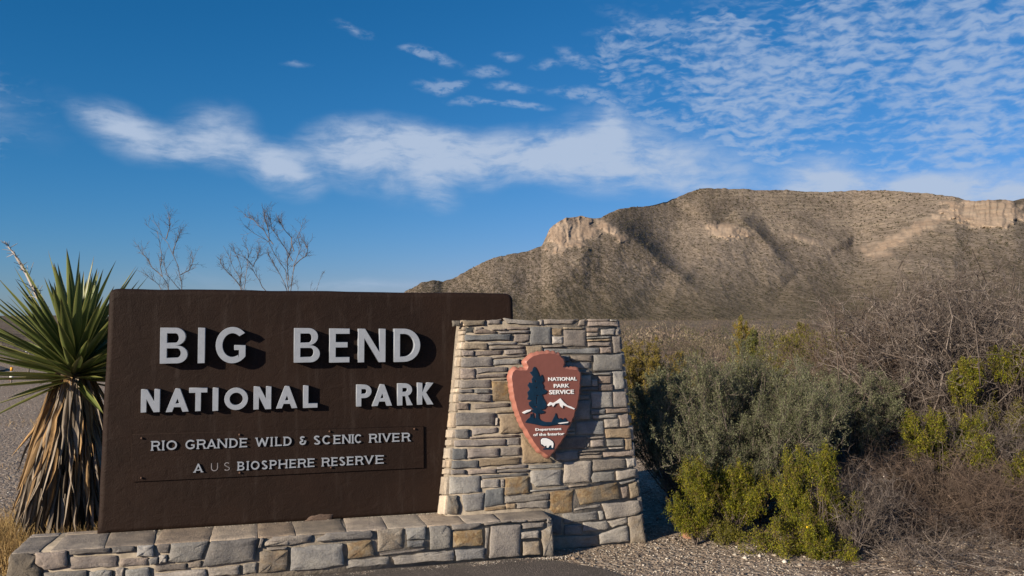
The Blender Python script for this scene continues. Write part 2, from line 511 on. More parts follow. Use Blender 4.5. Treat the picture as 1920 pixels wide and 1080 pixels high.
def asphalt(name, base):
    m, t, p, out = material(name)
    geo = t.new('ShaderNodeNewGeometry'); P = geo.outputs['Position']
    v = t.new('ShaderNodeTexVoronoi'); v.inputs['Scale'].default_value = 110.0; t.link(P, v.inputs['Vector'])
    sx = t.new('ShaderNodeSeparateXYZ'); t.link(v.outputs['Color'], sx.inputs[0])
    c = t.mix(t.ramp(t.noise(P, 3.0, 4.0, .6), .3, .7), tuple(x * .85 for x in base), tuple(x * 1.2 for x in base))
    c = t.mix(t.ramp(sx.outputs[0], .75, 1.0, 0, .7), c, tuple(min(1, x * 2.3) for x in base))
    c = t.mix(t.ramp(sx.outputs[1], .75, 1.0, 0, .6), c, tuple(x * .45 for x in base))
    t.link(c, p.inputs['Base Color']); p.inputs['Roughness'].default_value = .92
    b1 = t.new('ShaderNodeBump'); b1.inputs['Distance'].default_value = .004; b1.invert = True
    t.link(v.outputs['Distance'], b1.inputs['Height']); t.link(b1.outputs[0], p.inputs['Normal'])
    return m
M_ASPH = asphalt('asphalt', (.085, .071, .061))
M_ASPH_FAR = asphalt('far_asphalt', (.055, .048, .045))
far_edge = [on_height(px, py)[:2] for px, py in [(-500, 1160), (100, 1112), (300, 1092), (480, 1078), (700, 1063), (860, 1053), (960, 1051), (1050, 1056), (1120, 1068), (1230, 1105), (1500, 1250)]]
near_edge = [(-9, -3), (-4, -3), (0, -3), (3, -3)]
sheet('pavement', far_edge, near_edge, M_ASPH, .016, 80, 12)
# the park road passing far off on the left
rr = [(-11, 8), (-13, 15), (-14, 20), (-15, 24), (-17.1, 28.5), (-18.5, 31.4), (-20.6, 34.2), (-25, 36.2), (-34, 37.6), (-70, 40)]
rl = [(-19, 6), (-21, 14), (-22, 20), (-23, 24), (-25, 27), (-27, 28.5), (-29, 29.5), (-33, 30.3), (-40, 31), (-70, 33)]
sheet('road', rl, rr, M_ASPH_FAR, .05, 60, 6)
rre = [(x - .18 - .0 * y, y - .05) for x, y in rr]; rre2 = [(x - .36, y - .12) for x, y in rr]
sheet('road_edge_line', rre2, rre, simple('white_road_paint', (.7, .7, .68), .8), .058, 60, 2)

# ------------------------------------------------------------------ mountain
SK = [(250, 612), (500, 600), (650, 585), (740, 560), (770, 542), (790, 531), (812, 526), (830, 529), (845, 524), (860, 517), (880, 506), (905, 493), (925, 484), (945, 480), (960, 476), (985, 472), (1000, 467), (1016, 461),
      (1022, 448), (1030, 430), (1045, 416), (1060, 409), (1075, 406), (1092, 405), (1108, 410), (1127, 408), (1140, 401), (1160, 392), (1185, 388), (1225, 385), (1250, 378), (1280, 366), (1300, 357), (1320, 353), (1380, 354), (1430, 357),
      (1470, 356), (1510, 360), (1545, 360), (1600, 357), (1680, 358), (1740, 363), (1790, 368), (1808, 375), (1820, 377), (1845, 375), (1880, 374), (1900, 377), (1935, 388), (2000, 400), (2080, 392), (2200, 380), (2400, 395), (2600, 440), (2800, 480)]
SKx = np.array([s[0] for s in SK], float); SKy = np.array([s[1] for s in SK], float)
colx = np.concatenate([np.arange(250, 720, 8.0), np.arange(720, 1990, 1.7), np.arange(1990, 2800, 8.0)])
NT_ = 250
tt = np.linspace(0, 1, NT_)
CX, TT = np.meshgrid(colx, tt)
sky_y = np.interp(CX, SKx, SKy)
sky_y = sky_y + (fbm(CX / 9, CX * 0 + 3, 3, 3) - .5) * 3.2 * TT ** 14
foot_y = 612.0
PY = foot_y + (sky_y - foot_y) * TT
def seg_dist(px, py, pts):
    """signed distance (right of the line positive) and parameter along the polyline"""
    best = np.full(px.shape, 1e9); sg = np.zeros(px.shape); par = np.zeros(px.shape)
    L = 0; lens = [math.hypot(b[0] - a[0], b[1] - a[1]) for a, b in zip(pts[:-1], pts[1:])]
    tot = sum(lens)
    for (a, b), l in zip(zip(pts[:-1], pts[1:]), lens):
        dx, dy = b[0] - a[0], b[1] - a[1]
        t = np.clip(((px - a[0]) * dx + (py - a[1]) * dy) / (l * l), 0, 1)
        d = np.hypot(px - a[0] - t * dx, py - a[1] - t * dy)
        s = np.sign((px - a[0]) * dy - (py - a[1]) * dx)
        m = d < best
        best = np.where(m, d, best); sg = np.where(m, s, sg); par = np.where(m, (L + t * l) / tot, par)
        L += l
    a, b = pts[0], pts[-1]; dx, dy = b[0] - a[0], b[1] - a[1]
    par = np.clip(((px - a[0]) * dx + (py - a[1]) * dy) / (dx * dx + dy * dy), 0, 1)      # smooth: measured along the chord
    return best * sg, par
def ridge(pts, amp, wl, wr, wob=6):
    ox = (fbm(CX / 28, PY / 28, 3, 61) - .5) * wob * 2
    s, par = seg_dist(CX + ox, PY, pts)
    prof = np.where(s < 0, np.exp(-(np.abs(s) / wl) ** 1.25), np.exp(-(np.abs(s) / wr) ** 1.6))
    return amp * prof * np.clip(par * 7, 0, 1) * np.clip((1 - par) * 2.2, 0, 1)
ridge_r = np.interp(CX, [250, 780, 1020, 1120, 1300, 1600, 1790, 1900, 2000, 2800], [1500, 1750, 2050, 2250, 2750, 3000, 2500, 2450, 2500, 2600])
foot_r = 880.0
r = foot_r + (ridge_r - foot_r) * TT ** .72
env = np.sin(np.pi * np.clip(TT, 0, 1)) ** .5
feat = 0
feat = feat + 1.2 * ridge([(1108, 396), (1126, 410), (1170, 435), (1207, 465), (1236, 492), (1290, 530), (1330, 575)], 165, 130, 17, 4)
def hump(pts, amp, wl, wr):
    ox = (fbm(CX / 50, PY / 50, 3, 62) - .5) * 24
    s, par = seg_dist(CX + ox, PY, pts)
    return amp * np.where(s < 0, np.exp(-(s / wl) ** 2), np.exp(-(s / wr) ** 2)) * np.clip(par * 5, 0, 1)
feat = feat + ridge([(1050, 470), (1040, 540), (1075, 600)], 20, 90, 22)
feat = feat + 1.2 * ridge([(1375, 398), (1396, 416), (1420, 440), (1448, 470), (1490, 520)], 120, 75, 14, 4)
feat = feat + ridge([(1440, 455), (1478, 500), (1510, 560)], 35, 90, 40)
feat = feat + .6 * ridge([(1470, 402), (1536, 435), (1579, 459), (1603, 490), (1640, 530)], 95, 75, 15, 4)
feat = feat + ridge([(1250, 520), (1330, 560), (1420, 600)], 60, 120, 40)
feat = feat + hump([(1800, 380), (1730, 440), (1690, 520), (1700, 680)], 130, 80, 200)
feat = feat + ridge([(1950, 384), (1905, 425), (1900, 470)], 90, 260, 40)
feat = feat - ridge([(1600, 440), (1625, 500), (1660, 540)], 80, 60, 60)
feat = feat + hump([(1065, 420), (1090, 500), (1150, 690)], 60, 110, 80) + hump([(1362, 410), (1350, 490), (1330, 690)], 60, 60, 45) + hump([(1545, 440), (1520, 520), (1540, 690)], 45, 50, 40)
feat = feat + hump([(1450, 480), (1430, 690)], 30, 35, 30) + hump([(960, 480), (930, 690)], 30, 60, 60)
feat = feat - ridge([(1290, 380), (1262, 430), (1225, 480)], 60, 45, 30)
feat = feat + ridge([(1345, 370), (1330, 410), (1345, 450)], 40, 40, 30)
feat = feat + ridge([(1020, 462), (960, 500), (900, 560)], 50, 120, 40)
feat = feat + ridge([(1700, 470), (1720, 520), (1700, 590)], 70, 80, 70)
feat = feat + ridge([(1475, 540), (1540, 570), (1560, 600)], 50, 70, 24)
gul = fbm(CX / 95 - (PY - 480) / 150, PY / 95, 5, 71, .55, ridged=True)
gul2 = fbm(CX / 26 - (PY - 480) / 60, PY / 24, 4, 77, .55, ridged=True)
feat = feat + env * ((gul - .55) * 42 + (gul2 - .55) * 22)
r = r - feat * env ** .5
# strata: ledges follow height
az = np.arctan2(CX - 960, FPX * math.cos(PITCH) - (540 - PY) * math.sin(PITCH))
def elang(cx, py):
    yv = 540 - py
    dz = FPX * math.sin(PITCH) + yv * math.cos(PITCH); dy = FPX * math.cos(PITCH) - yv * math.sin(PITCH); dx = cx - 960
    return dz / np.hypot(dx, dy)
EL = elang(CX, PY)
zz = CAM_H + r * EL
strat = np.clip((TT - .55) / .25, 0, 1) * np.clip((CX - 1230) / 150, 0, 1)
ph = (zz + 34 * fbm(CX / 130, PY / 60, 3, 91)) / 17.0
saw = ph - np.floor(ph)
brk = np.clip((fbm(CX / 60, PY / 12, 3, 93) - .42) * 6, 0, 1)
r = r + strat * (np.abs(saw - .5) * 2 - .5) * 6 * brk
# cliffs: near-vertical faces
def patch(cx, cy, rx, ry, rot=0):
    c, s = math.cos(R_(rot)), math.sin(R_(rot))
    X_, Y_ = (CX - cx), -(PY - cy)
    a = (X_ * c + Y_ * s) / rx; b = (-X_ * s + Y_ * c) / ry
    return np.clip(1.25 - np.sqrt(a * a + b * b) + (fbm(CX / 12, PY / 9, 4, 97) - .5) * 1.1, 0, 1)
cliff = np.clip(patch(1068, 436, 48, 30, 12) * 2.2 + patch(1140, 428, 42, 12, -35) * 1.2 + patch(1362, 434, 44, 15, -8) * 1.5 + patch(1850, 398, 78, 24, -2) * 2.4 + patch(1720, 430, 80, 16, 28) * .8
                + patch(1500, 446, 50, 8, -18) * .6 + patch(1650, 470, 50, 26, 0) * .55, 0, 1)
vert = fbm(CX / 7 + fbm(CX / 9, PY / 9, 2, 41), PY / 55, 3, 99, .6, ridged=True)
r = r - cliff * ((vert - .5) * 30 + 22)
EDG = np.clip((1 - TT) / .02, 0, 1)
zz = CAM_H + r * EL
Xm = r * np.sin(az); Ym = r * np.cos(az)
# shoulder and back side behind the skyline
rows = [np.stack([Xm, Ym, zz], -1)]
for k, (dr, dz) in enumerate([(12, 1.5), (40, -2), (140, -30), (400, -140), (900, -420)]):
    rt = r[-1] + dr; zt = zz[-1] + dz
    rows.append(np.stack([rt * np.sin(az[-1]), rt * np.cos(az[-1]), zt], -1)[None])
Vm = np.concatenate(rows, 0)
nr, nc = Vm.shape[:2]
i = np.arange(nr - 1)[:, None]; j = np.arange(nc - 1)[None]
Fm = np.stack([i * nc + j, i * nc + j + 1, (i + 1) * nc + j + 1, (i + 1) * nc + j], -1).reshape(-1, 4)
rockA = np.concatenate([cliff, np.repeat(cliff[-1:], 5, 0)], 0).ravel()
upA = np.concatenate([TT, np.ones((5, nc))], 0).ravel()
ledgeA = np.clip(1 - np.abs(saw - .5) * 2.4, 0, 1) * strat * np.clip((fbm(CX / 45, PY / 9, 4, 55) - .5) * 8, 0, 1)
ledgeA = np.concatenate([ledgeA, np.zeros((5, nc))], 0).ravel()
def mountain_material():
    m, t, p, out = material('mountain_slope')
    geo = t.new('ShaderNodeNewGeometry'); P = t.mapping(geo.outputs['Position'], sc=(1.0, .03, 1.0))
    def at(k):
        a = t.new('ShaderNodeAttribute'); a.attribute_name = k; return a.outputs['Fac']
    rock, up, ledge = at('rock'), at('up'), at('ledge')
    big = t.noise(P, .0045, 5.0, .6); mid = t.noise(P, .03, 5.0, .65); fine = t.noise(P, .15, 3.0, .75); fine2 = t.noise(P, .42, 2.0, .8)
    soil = t.mix(t.ramp(big, .35, .65), (.190, .155, .124), (.258, .213, .172))
    low = t.mix(t.ramp(big, .35, .65), (.140, .116, .084), (.188, .154, .114))
    c = t.mix(t.ramp(up, .12, .55), low, soil)
    c = t.mix(t.ramp(mid, .56, .70, 0, .55), c, (.30, .25, .19))
    veg = t.math('MULTIPLY', t.ramp(t.math('ADD', t.math('MULTIPLY', fine, .5), t.math('MULTIPLY', fine2, .5)), .475, .51, 0, 1),
                 t.math('SUBTRACT', 1.0, t.math('MULTIPLY', rock, .75)))
    vc = t.mix(t.ramp(mid, .35, .65), (.045, .040, .024), (.082, .066, .042))
    c = t.mix(t.math('MULTIPLY', veg, t.ramp(big, .25, .7, .82, .5)), c, vc)
    rk = t.mix(t.ramp(mid, .35, .65), (.29, .215, .155), (.40, .315, .235))
    rk = t.mix(t.ramp(t.noise(P, .10, 4.0, .7), .5, .7, 0, .6), rk, (.19, .145, .105))
    c = t.mix(t.ramp(rock, .25, .8, 0, .85), c, rk)
    c = t.mix(t.math('MULTIPLY', ledge, .45), c, (.34, .285, .21))
    t.link(c, p.inputs['Base Color'])
    p.inputs['Roughness'].default_value = 1.0
    p.inputs['Specular IOR Level'].default_value = 0.0
    b = t.new('ShaderNodeBump'); b.inputs['Strength'].default_value = 1.0; b.inputs['Distance'].default_value = 2.0
    t.link(t.math('ADD', t.math('MULTIPLY', fine, .7), mid), b.inputs['Height'])
    t.link(b.outputs[0], p.inputs['Normal'])
    return m
M_MOUNT = mountain_material()
tag(link('mountain', npmesh('mountain', Vm.reshape(-1, 3), Fm, M_MOUNT, True,
    {'rock': ('POINT', rockA), 'up': ('POINT', upA), 'ledge': ('POINT', ledgeA)})), kind='structure')
# a farther ridge peeping out on the right
fx = np.arange(1860, 2600, 12.0); fy = np.interp(fx, [1860, 1895, 1925, 2050, 2600], [400, 377, 369, 350, 420])
fr = 4200.0
rowsf = []
for k, (ty, dr) in enumerate([(0, -900), (.35, -600), (.7, -260), (1, 0), (.9, 200), (0, 900)]):
    pyk = 600 + (fy - 600) * ty
    e = elang(fx, fy) * ty
    azf = np.arctan2(fx - 960, FPX)
    rk = fr + dr + (fbm(fx / 40, fx * 0 + k, 3, 12) - .5) * 200
    rowsf.append(np.stack([rk * np.sin(azf), rk * np.cos(azf), CAM_H + fr * e * (1 if k < 4 else 1)], -1))
Vf = np.array(rowsf); nr, nc = Vf.shape[:2]
i = np.arange(nr - 1)[:, None]; j = np.arange(nc - 1)[None]
Ff = np.stack([i * nc + j, i * nc + j + 1, (i + 1) * nc + j + 1, (i + 1) * nc + j], -1).reshape(-1, 4)
tag(link('far_ridge', npmesh('far_ridge', Vf.reshape(-1, 3), Ff, M_MOUNT, True,
    {'rock': ('POINT', np.zeros(nr * nc)), 'up': ('POINT', np.full(nr * nc, .4)), 'ledge': ('POINT', np.zeros(nr * nc))})), kind='structure')
# ------------------------------------------------------------------ masonry
rs = random.Random(7)
SC = {  # kind: (colour, stain, relief)
    'g': ((.298, .288, .270), 0.0, .003), 'b': ((.232, .232, .230), 0.0, .0025), 'p': ((.292, .265, .246), 0.0, .003),
    't': ((.340, .285, .212), .08, .005), 'o': ((.270, .225, .165), .75, .005), 's': ((.285, .262, .226), .3, .005),
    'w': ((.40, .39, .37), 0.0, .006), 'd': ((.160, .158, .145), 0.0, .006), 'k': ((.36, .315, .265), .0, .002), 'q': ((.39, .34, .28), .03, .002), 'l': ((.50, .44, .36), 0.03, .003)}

def stone_mesh(pl, poly, kind, proud=.012, depth=.03, relief=None, w0=0.0, crisp=False):
    """poly: list of (a, b) in the plane of pl, any winding. A cut stone with chipped edge and uneven face."""
    col, stain, rel = SC[kind]
    rel = rel if relief is None else relief
    P = np.array(poly, float)
    area = 0.5 * np.sum(P[:, 0] * np.roll(P[:, 1], -1) - np.roll(P[:, 0], -1) * P[:, 1])
    if area < 0: P = P[::-1]
    pts = []
    n = len(P)
    size = math.sqrt(abs(area))
    for k in range(n):
        a, b = P[k], P[(k + 1) % n]
        L = np.linalg.norm(b - a)
        c = min(.04 * L, .003)
        m = 1 if L < .05 else (2 if L < .16 else 4)
        q0 = a + (b - a) / max(L, 1e-6) * c
        q1 = b - (b - a) / max(L, 1e-6) * c
        nrm = np.array([(b - a)[1], -(b - a)[0]]) / max(L, 1e-6)
        pts.append(q0)
        for s in range(1, m + 1):
            t = s / (m + 1.0) + rs.uniform(-.06, .06)
            pts.append(q0 + (q1 - q0) * t + nrm * rs.uniform(-.0055, .003) * min(1, size / .09))
        pts.append(q1)
    Q = np.array(pts); C = Q.mean(0); nq = len(Q)
    D = Q - C
    Ld = np.linalg.norm(D, axis=1, keepdims=True)
    thin = min(np.ptp(Q[:, 0]), np.ptp(Q[:, 1]))
    ins = np.minimum(.0028, thin * .08)
    # inset measured along shorter side as well
    sc = np.array([1 - 2 * ins / max(np.ptp(Q[:, 0]), 1e-4), 1 - 2 * ins / max(np.ptp(Q[:, 1]), 1e-4)])
    r1 = C + D * sc
    r2 = C + D * (.55 + .1 * np.array([[rs.random()] for _ in range(nq)]))
    tiltA, tiltB = rs.uniform(-1, 1) * rel * .6, rs.uniform(-1, 1) * rel * .6
    ext = max(np.ptp(Q[:, 0]), np.ptp(Q[:, 1]))
    def w(q, extra): return w0 + proud + (q[0] - C[0]) / ext * tiltA * 2 + (q[1] - C[1]) / ext * tiltB * 2 + extra
    V = []
    for q in Q: V.append(pl.pt(q[0], q[1], w0 - depth))
    for q in Q: V.append(pl.pt(q[0], q[1], w(q, (-.0012 if crisp else -.0028) + rs.uniform(-.0022, .0012) * (0 if crisp else 1))))
    for q in r1: V.append(pl.pt(q[0], q[1], w(q, rs.uniform(-.3, .3) * rel)))
    for q in r2: V.append(pl.pt(q[0], q[1], w(q, rs.uniform(-.2, 1.0) * rel)))
    V.append(pl.pt(C[0], C[1], w(C, rs.uniform(0, 1.0) * rel)))
    V = np.array(V)
    k = np.arange(nq); k2 = (k + 1) % nq
    quads = np.concatenate([np.stack([k + nq * g, k2 + nq * g, k2 + nq * (g + 1), k + nq * (g + 1)], -1) for g in range(3)])
    tris = np.stack([k + nq * 3, k2 + nq * 3, np.full(nq, nq * 4)], -1)
    return V, [quads, tris]

def add_stone(pl, poly, kind, parent, name='stone', **kw):
    V, F = stone_mesh(pl, poly, kind, **kw)
    c = V.mean(0)
    me = npmesh(name, V - c, F, M_STONE)
    o = link(name, me, parent, c)
    col, stain, rel = SC[kind]
    f = rs.uniform(.76, 1.26); h = rs.uniform(-.014, .018)
    f *= .84
    o.color = (col[0] * f + h, col[1] * f, col[2] * f - h * .8, min(1, stain * rs.uniform(.8, 1.3)))
    return o

def hexa(name, pts8, mat, parent, smooth=False):
    V = np.array(pts8, float); c = V.mean(0)
    F = np.array([[0, 1, 2, 3], [7, 6, 5, 4], [0, 4, 5, 1], [1, 5, 6, 2], [2, 6, 7, 3], [3, 7, 4, 0]])
    me = npmesh(name, V - c, F, mat)
    return link(name, me, parent, c)

# ---- pillar
W_P0, W_P1 = .125, .095
pB = O + N * W_P0; pT = O + N * W_P1 + Z * 1.3
PF = Plane(pB, U, pT - pB)
PS0 = splane(-.01)
def P3(pl, px, py): return pl.pt(*pl.hit(px, py))
FTL, FTR = P3(PF, 872, 599), P3(PF, 1160, 599)
FBL, FBR = P3(PF, 834, 968), P3(PF, 1210, 1016)
gl = PF.hit(826, 1040); FBL0 = PF.pt(gl[0], PF.hit(1100, 1040)[1])
pillar = empty('stone_pillar', (float(FBR[0]) - .5, float(FBR[1]) - .1, 0.0), 'grey and tan dry-laid stone pillar that carries the arrowhead emblem', 'pillar')
BTL, BBL = P3(PS0, 849, 599), P3(PS0, 819, 966)
dn = Z * 1.0
def low(p, top):      # carry an edge down to just under the ground
    d = p - top; return p + d * ((p[2] + .06) / max(1e-6, -d[2]))
FBLg, BBLg = low(FBL, FTL), low(BBL, BTL)
FBRg = low(FBR, FTR)
THK = .52
back = -N * THK
RTB, RBB = FTR + back * .95, FBRg + back
LTB = BTL - N * (THK - .12); LBB = BBLg - N * (THK - .12)
def inn(p, a, b=0): return p - N * a + U * b
core = npmesh('mortar', np.array([inn(FBLg, .004, .02), inn(FBRg, .004, -.02), inn(FTR, .004, -.02) - Z * .01, inn(FTL, .004, .02) - Z * .01,
                              LBB + U * .02, RBB - U * .02, RTB - U * .02 - Z * .01, LTB + U * .02 - Z * .01, BBLg + U * .022, BTL + U * .022 - Z * .01]) - WL[pillar],
              [np.array([[0, 1, 2, 3], [1, 5, 6, 2], [5, 4, 7, 6], [0, 3, 9, 8], [8, 9, 7, 4]]), np.array([[3, 2, 6], [3, 6, 9], [9, 6, 7]])], M_MORTAR)
link('mortar', core, pillar, WL[pillar])

front = '''
849,601 864,601 864,612 850,612 d|866,600 909,600 908,610 871,611 t|914,601 940,598 938,607 914,608 b|945,596 1010,602 1010,610 950,606 g|1011,600 1018,599 1018,609 1012,609 w
1020,599 1085,598 1072,607 1020,608 g|1087,600 1098,598 1096,610 1083,611 g|1103,603 1159,603 1159,612 1102,612 p|1104,598 1142,598.5 1142,602 1103,602 p|1143,599 1158,599.5 1158,602 1143,602 g
873,614 889.5,613 889,625 873,625 d|891,614 904.5,613 904,619 891,619 g|890,621 905,616.5 930,621 930,625 889,625 p|921,616.5 950,616 949,619 922,619 p|951,613.5 992,613.5 991.5,618 951,618 p
935,621 992,619.5 991,624.5 935,625 p|872,627.5 957,626.5 955,637.5 872,639 b|964,627 992,627.5 992,638 978,642 965,641 p|915,642 968,641.5 968,646 915.5,646.5 b|969,644.5 992,642 992,647 970,646.5 g
993.5,613 1032.5,613 1033,645 993.5,647 b|1034.5,615.5 1054,616 1053.5,628 1036,628 t|1035,631 1055,631 1055,644.5 1035,644.5 w|1057,619 1098,619.5 1099,650 1057,649 b|1056,613.5 1095,614 1094,617 1057,617 t
1100,614.5 1121.5,614.5 1121,622 1100,622 p|1100,624 1121,624 1120.5,630 1100,630.5 g|1126.5,618 1152,616 1151,628 1126.5,628.5 g|1154,617 1160.5,617 1161,628.5 1153,629 w|1100,632.5 1144.5,630 1144.5,634 1100,635 g
1101,637 1145,635.5 1145,638.5 1101,640 t|1102,642 1143.5,641 1143.5,648.5 1102,649.5 p|1147,631 1161.5,630 1164.5,661 1150.5,661.5 b|1018,648 1055.5,647 1055.5,651 1018,651.5 g|1019.5,654 1122,652.5 1122,662 1020,665 b
1125,651.5 1145,650.5 1145.5,661.5 1125,662 p|870,643 913,643 913,655 869,655 t|917,649 983,648.5 979,653 918,655 g|867,657 888,657 888,667 867,667 p|891,658 943,656.5 938.5,665 891,667 p
945.5,656.5 984,655 983.5,663 946.5,664.5 p|986,650 1016,649 1017,668 990,670 t|922.5,669 986,664.5 986,668 923,672.5 g|865,670.5 922,669.5 923.5,686.5 865,688.5 b|925,675 975,673 975,682.5 925,684.5 g
863.5,691 890,690.5 890.5,709.5 863.5,710 p|893,690 951,688 951,697 910,698 894,700.5 p|893,702.5 950,700 950,707 893,709 p|922,710 949.5,709.5 949.5,712 922,713 g|862.5,712.5 919.5,711.5 919.5,727 862,728 b
861,730 886.5,729 887,735.5 861,736.5 b|889.5,729 918,729 918,737 889.5,737 g|860,739 919.5,739.5 920,752 859.5,752 p|922,715 958,716 966,754 924.5,752.5 o|857,755 879,755.5 879,768.5 857,768 p
888.5,758 955,755.5 955,762.5 890,767 g|930,770.5 965,768 966,773 930,775 t|855.5,774 928,774 927,798 854,798 b|929,784 933,783 933,796.5 928.5,797 w|935.5,779 968,776 985,811 936.5,813 t
853,805.5 879,804.5 879,821.5 853.5,820.5 b|884.5,804 931.5,801 931.5,810.5 885,816 p|880,819 972,814.8 971,818.2 880,822.7 p|852,826 946.5,822.5 946,835 851.5,837 p|949.5,823 974,820.5 974,834 950,834.5 p
849,842 873.5,841 873.5,861 848.5,862 b|876.5,842 936,839.5 935.5,855 876,859 p|938,839.5 975,837.5 975,853 938.5,854.5 g|977,815 985,813.5 1008,846 1036,863 1034,867 980,868 t|847,864.5 896,863 895.5,877 846,878.5 b
899,861 974,857 974,869 899,875 t|845.5,881 872,880.5 872,889 845,889 p|875.5,881 930,878.5 930,887 878,889.5 p|932,876 988.5,870.5 988,877 932,880 p|932,882 992,880 992,884 932,885.5 p
903,891 988,887 988,891 903,897 b|843.5,894 899.5,891.5 900,923 842,926.5 g|902,900.5 935.5,898 936,913.5 902,915 w|939.5,900 945,898 945,912 939.5,912 p|947,896 991.5,893.5 992,923.5 946,928 o
839.5,929 857,928.5 861,949 857,963 838,963 s|866,928 909,924 904.5,956 872,959 b|911,919 944,914 944,945 908,951 b|946,931 1028.5,924.5 1028.5,936 946,943 g|968.5,942.5 1027.5,938 1027,951 968.5,953 g
948.5,945 966,944 967,953 949.5,954 t|909,952.5 946.5,948.5 948,955 909,958 t|1112.5,665.5 1165,663.5 1168,694 1112.5,695 g|1069,666.5 1110.5,665.5 1109,677.5 1071,677.5 g|1050,667.5 1067.5,667 1068,678 1052,678.5 b
1040,681 1106,679.5 1105.5,690 1040,692 b|1075,695.5 1105,694 1105,701 1075,701.5 b|1112,700.5 1146,698 1146,702.5 1112,703 g|1075,704.5 1107.5,703.5 1107.5,724 1076,724 w|1109,712 1119,711 1120,723.5 1109,724 w
1122,705.5 1146,705 1146,718.5 1122,718 p|1148,697 1169,696 1172,727 1164,729 1152,730 g|1075,726.5 1120,725 1121,731.5 1075,732.5 b|1122,721 1148,720.5 1149,732 1122,732 p|1074,735.5 1105,735 1105,738.5 1074,739 b
1074,741 1105,740.5 1105,749 1074,749.5 b|1107.5,735.5 1146.5,735 1148,763 1109.5,765 g|1149.5,735 1173,734.5 1176,763 1150.5,763 p|1074,751.5 1105,751 1105,785.5 1074,788.5 b|1108.5,768 1134,767 1134,776 1108.5,777 b
1135.5,766.5 1176,765 1177,772.5 1135.5,774.5 p|1111,779 1156,776.5 1156,783 1112,785.5 g|1159.5,779 1177,775.5 1179.5,799 1162,800 p|1080,792.5 1131,789.5 1131.5,814 1080.5,815 b|1133,786.5 1159.5,784.8 1160.5,801 1134,802 g
1134.5,805 1181,803 1183,820 1136,821.5 t|1060,803 1077,802 1077,808 1060,808.5 g|1058,811 1078,809.5 1078,814.5 1058,815 g|1040,818.5 1098.5,818 1099.5,841 1040,842 b|1101.5,819 1133,817.5 1133.5,822 1102,822.5 g
1101,830.5 1105,830 1105,837 1101.5,837.5 g|1107,826 1131,824.5 1132.5,837 1107,838 p|1137,824 1168.5,822.8 1168.5,835.5 1137.5,836.5 g|1171,823 1184,822.5 1186,843 1173.5,843.5 t|1141.5,839.5 1170,838 1170,841 1141.5,842 w
1086,844.5 1139.5,840 1139.5,844 1086,847 g|1085,850 1124.5,848.5 1124.5,851 1085,852 g|1086,855 1129.5,853 1129.5,858.5 1086,859.5 g|1131,848 1187,845.5 1189,854.5 1131,857 p|1040,848.5 1083.5,845 1083.5,860 1067,863.5 1042,863.5 b
1058,867 1108,864 1106,903.5 1056,906 g|992.5,873 1055,868.5 1055,876.5 993,879 g|994,882.5 1051.5,880 1051.5,909 1003,912.5 995,905 w|1111.5,862.5 1171,860 1171.5,877 1111.5,883 g|1173,860 1189.5,858.5 1191,873.5 1176.5,877 w
1113,886.5 1152,883.5 1152.5,901 1111,905 1107.5,896 g|1155,883 1192,879 1193,892 1156,900.5 g|1161,904.5 1191.5,898 1191.5,901 1165,908.5 w|1067,910 1103,906.5 1103,909 1066,913.5 g|993.5,919 1063,912 1063.5,916 993.5,922 g
1031.5,923 1076,917.5 1072.5,960 1039,963 1030.5,955 o|1079,918 1157,904.5 1163,935 1088,947 o|1164,914 1177,912 1177.5,931 1168,934 p|1179,908 1194,903 1198,929 1182,934.5 t|1078,953.5 1125,945.5 1126,950 1077,957 g
1128,944.5 1197,938 1202,958 1190,965 1136.5,973.5 g|1054,964 1118,958 1121,973.5 1058,982 g|1121,959 1130,957.5 1131.5,973 1124,974.5 g|1138,977.5 1175,970 1176,980 1148,989 g|1093,980 1137,976 1141.5,988 1134,993.5 1093,997 g
1058,985.5 1091,982.5 1091,1003 1058,1003 g|1033,967 1053,970 1051,1000 1030,1001 b|1030,1005 1121,1003 1121,1022 1030,1034 s|1123,1001 1175,985 1179,1014 1124,1020 g|1177,971 1203,964 1210,1016 1182,1018 s
1000,672 1038,670 1037,690 1000,692 g|985,695 1072,694 1072,722 985,725 p|968,728 1072,726 1071,750 972,752 b|975,755 1071,753 1070,780 985,782 g|985,785 1055,783 1055,808 990,810 b|1000,812 1038,811 1036,840 1005,842 g
'''
def parse(txt):
    for item in txt.replace('\n', '|').split('|'):
        item = item.strip()
        if not item: continue
        f = item.split()
        yield [tuple(float(v) for v in q.split(',')) for q in f[:-1]], f[-1]

for pts, kind in parse(front):
    poly = [PF.hit(x, y) for x, y in pts]
    add_stone(PF, poly, kind, pillar, proud=rs.uniform(.003, .013) if kind != 'd' else -.003, depth=.035)

# left flank of the pillar: a narrow face turned to the sun
eF0, eF1 = FTL, FBL; eB0, eB1 = BTL + N * .012, BBL + N * .012
PLf = Plane(eB1, eF1 - eB1, eF0 - eF1)
def side_pt(s, y):        # s 0 back .. 1 front, y photo row
    t = (y - 599) / (966 - 599.0)
    p = (eB0 * (1 - t) + eB1 * t) * (1 - s) + (eF0 * (1 - t) + eF1 * t) * s
    q = p - PLf.p0
    return (float(np.dot(q, PLf.e1)), float(np.dot(q, PLf.e2)))
rowsL = [(600, 611, 0), (613, 619.5, 0), (620.5, 627, 0), (628.5, 640.5, 0), (642.5, 655, 1), (656.5, 668.5, 0), (670.5, 688, 1), (690.5, 711, 0), (713, 727.5, 1), (729.5, 737.5, 0), (740, 755.5, 1), (758, 773, 0),
         (775.5, 802, 0), (806, 821.5, 0), (825, 836.5, 1), (840, 860.5, 0), (863, 877, 1), (880, 889, 0), (894, 926.5, 1), (929, 963, 0)]
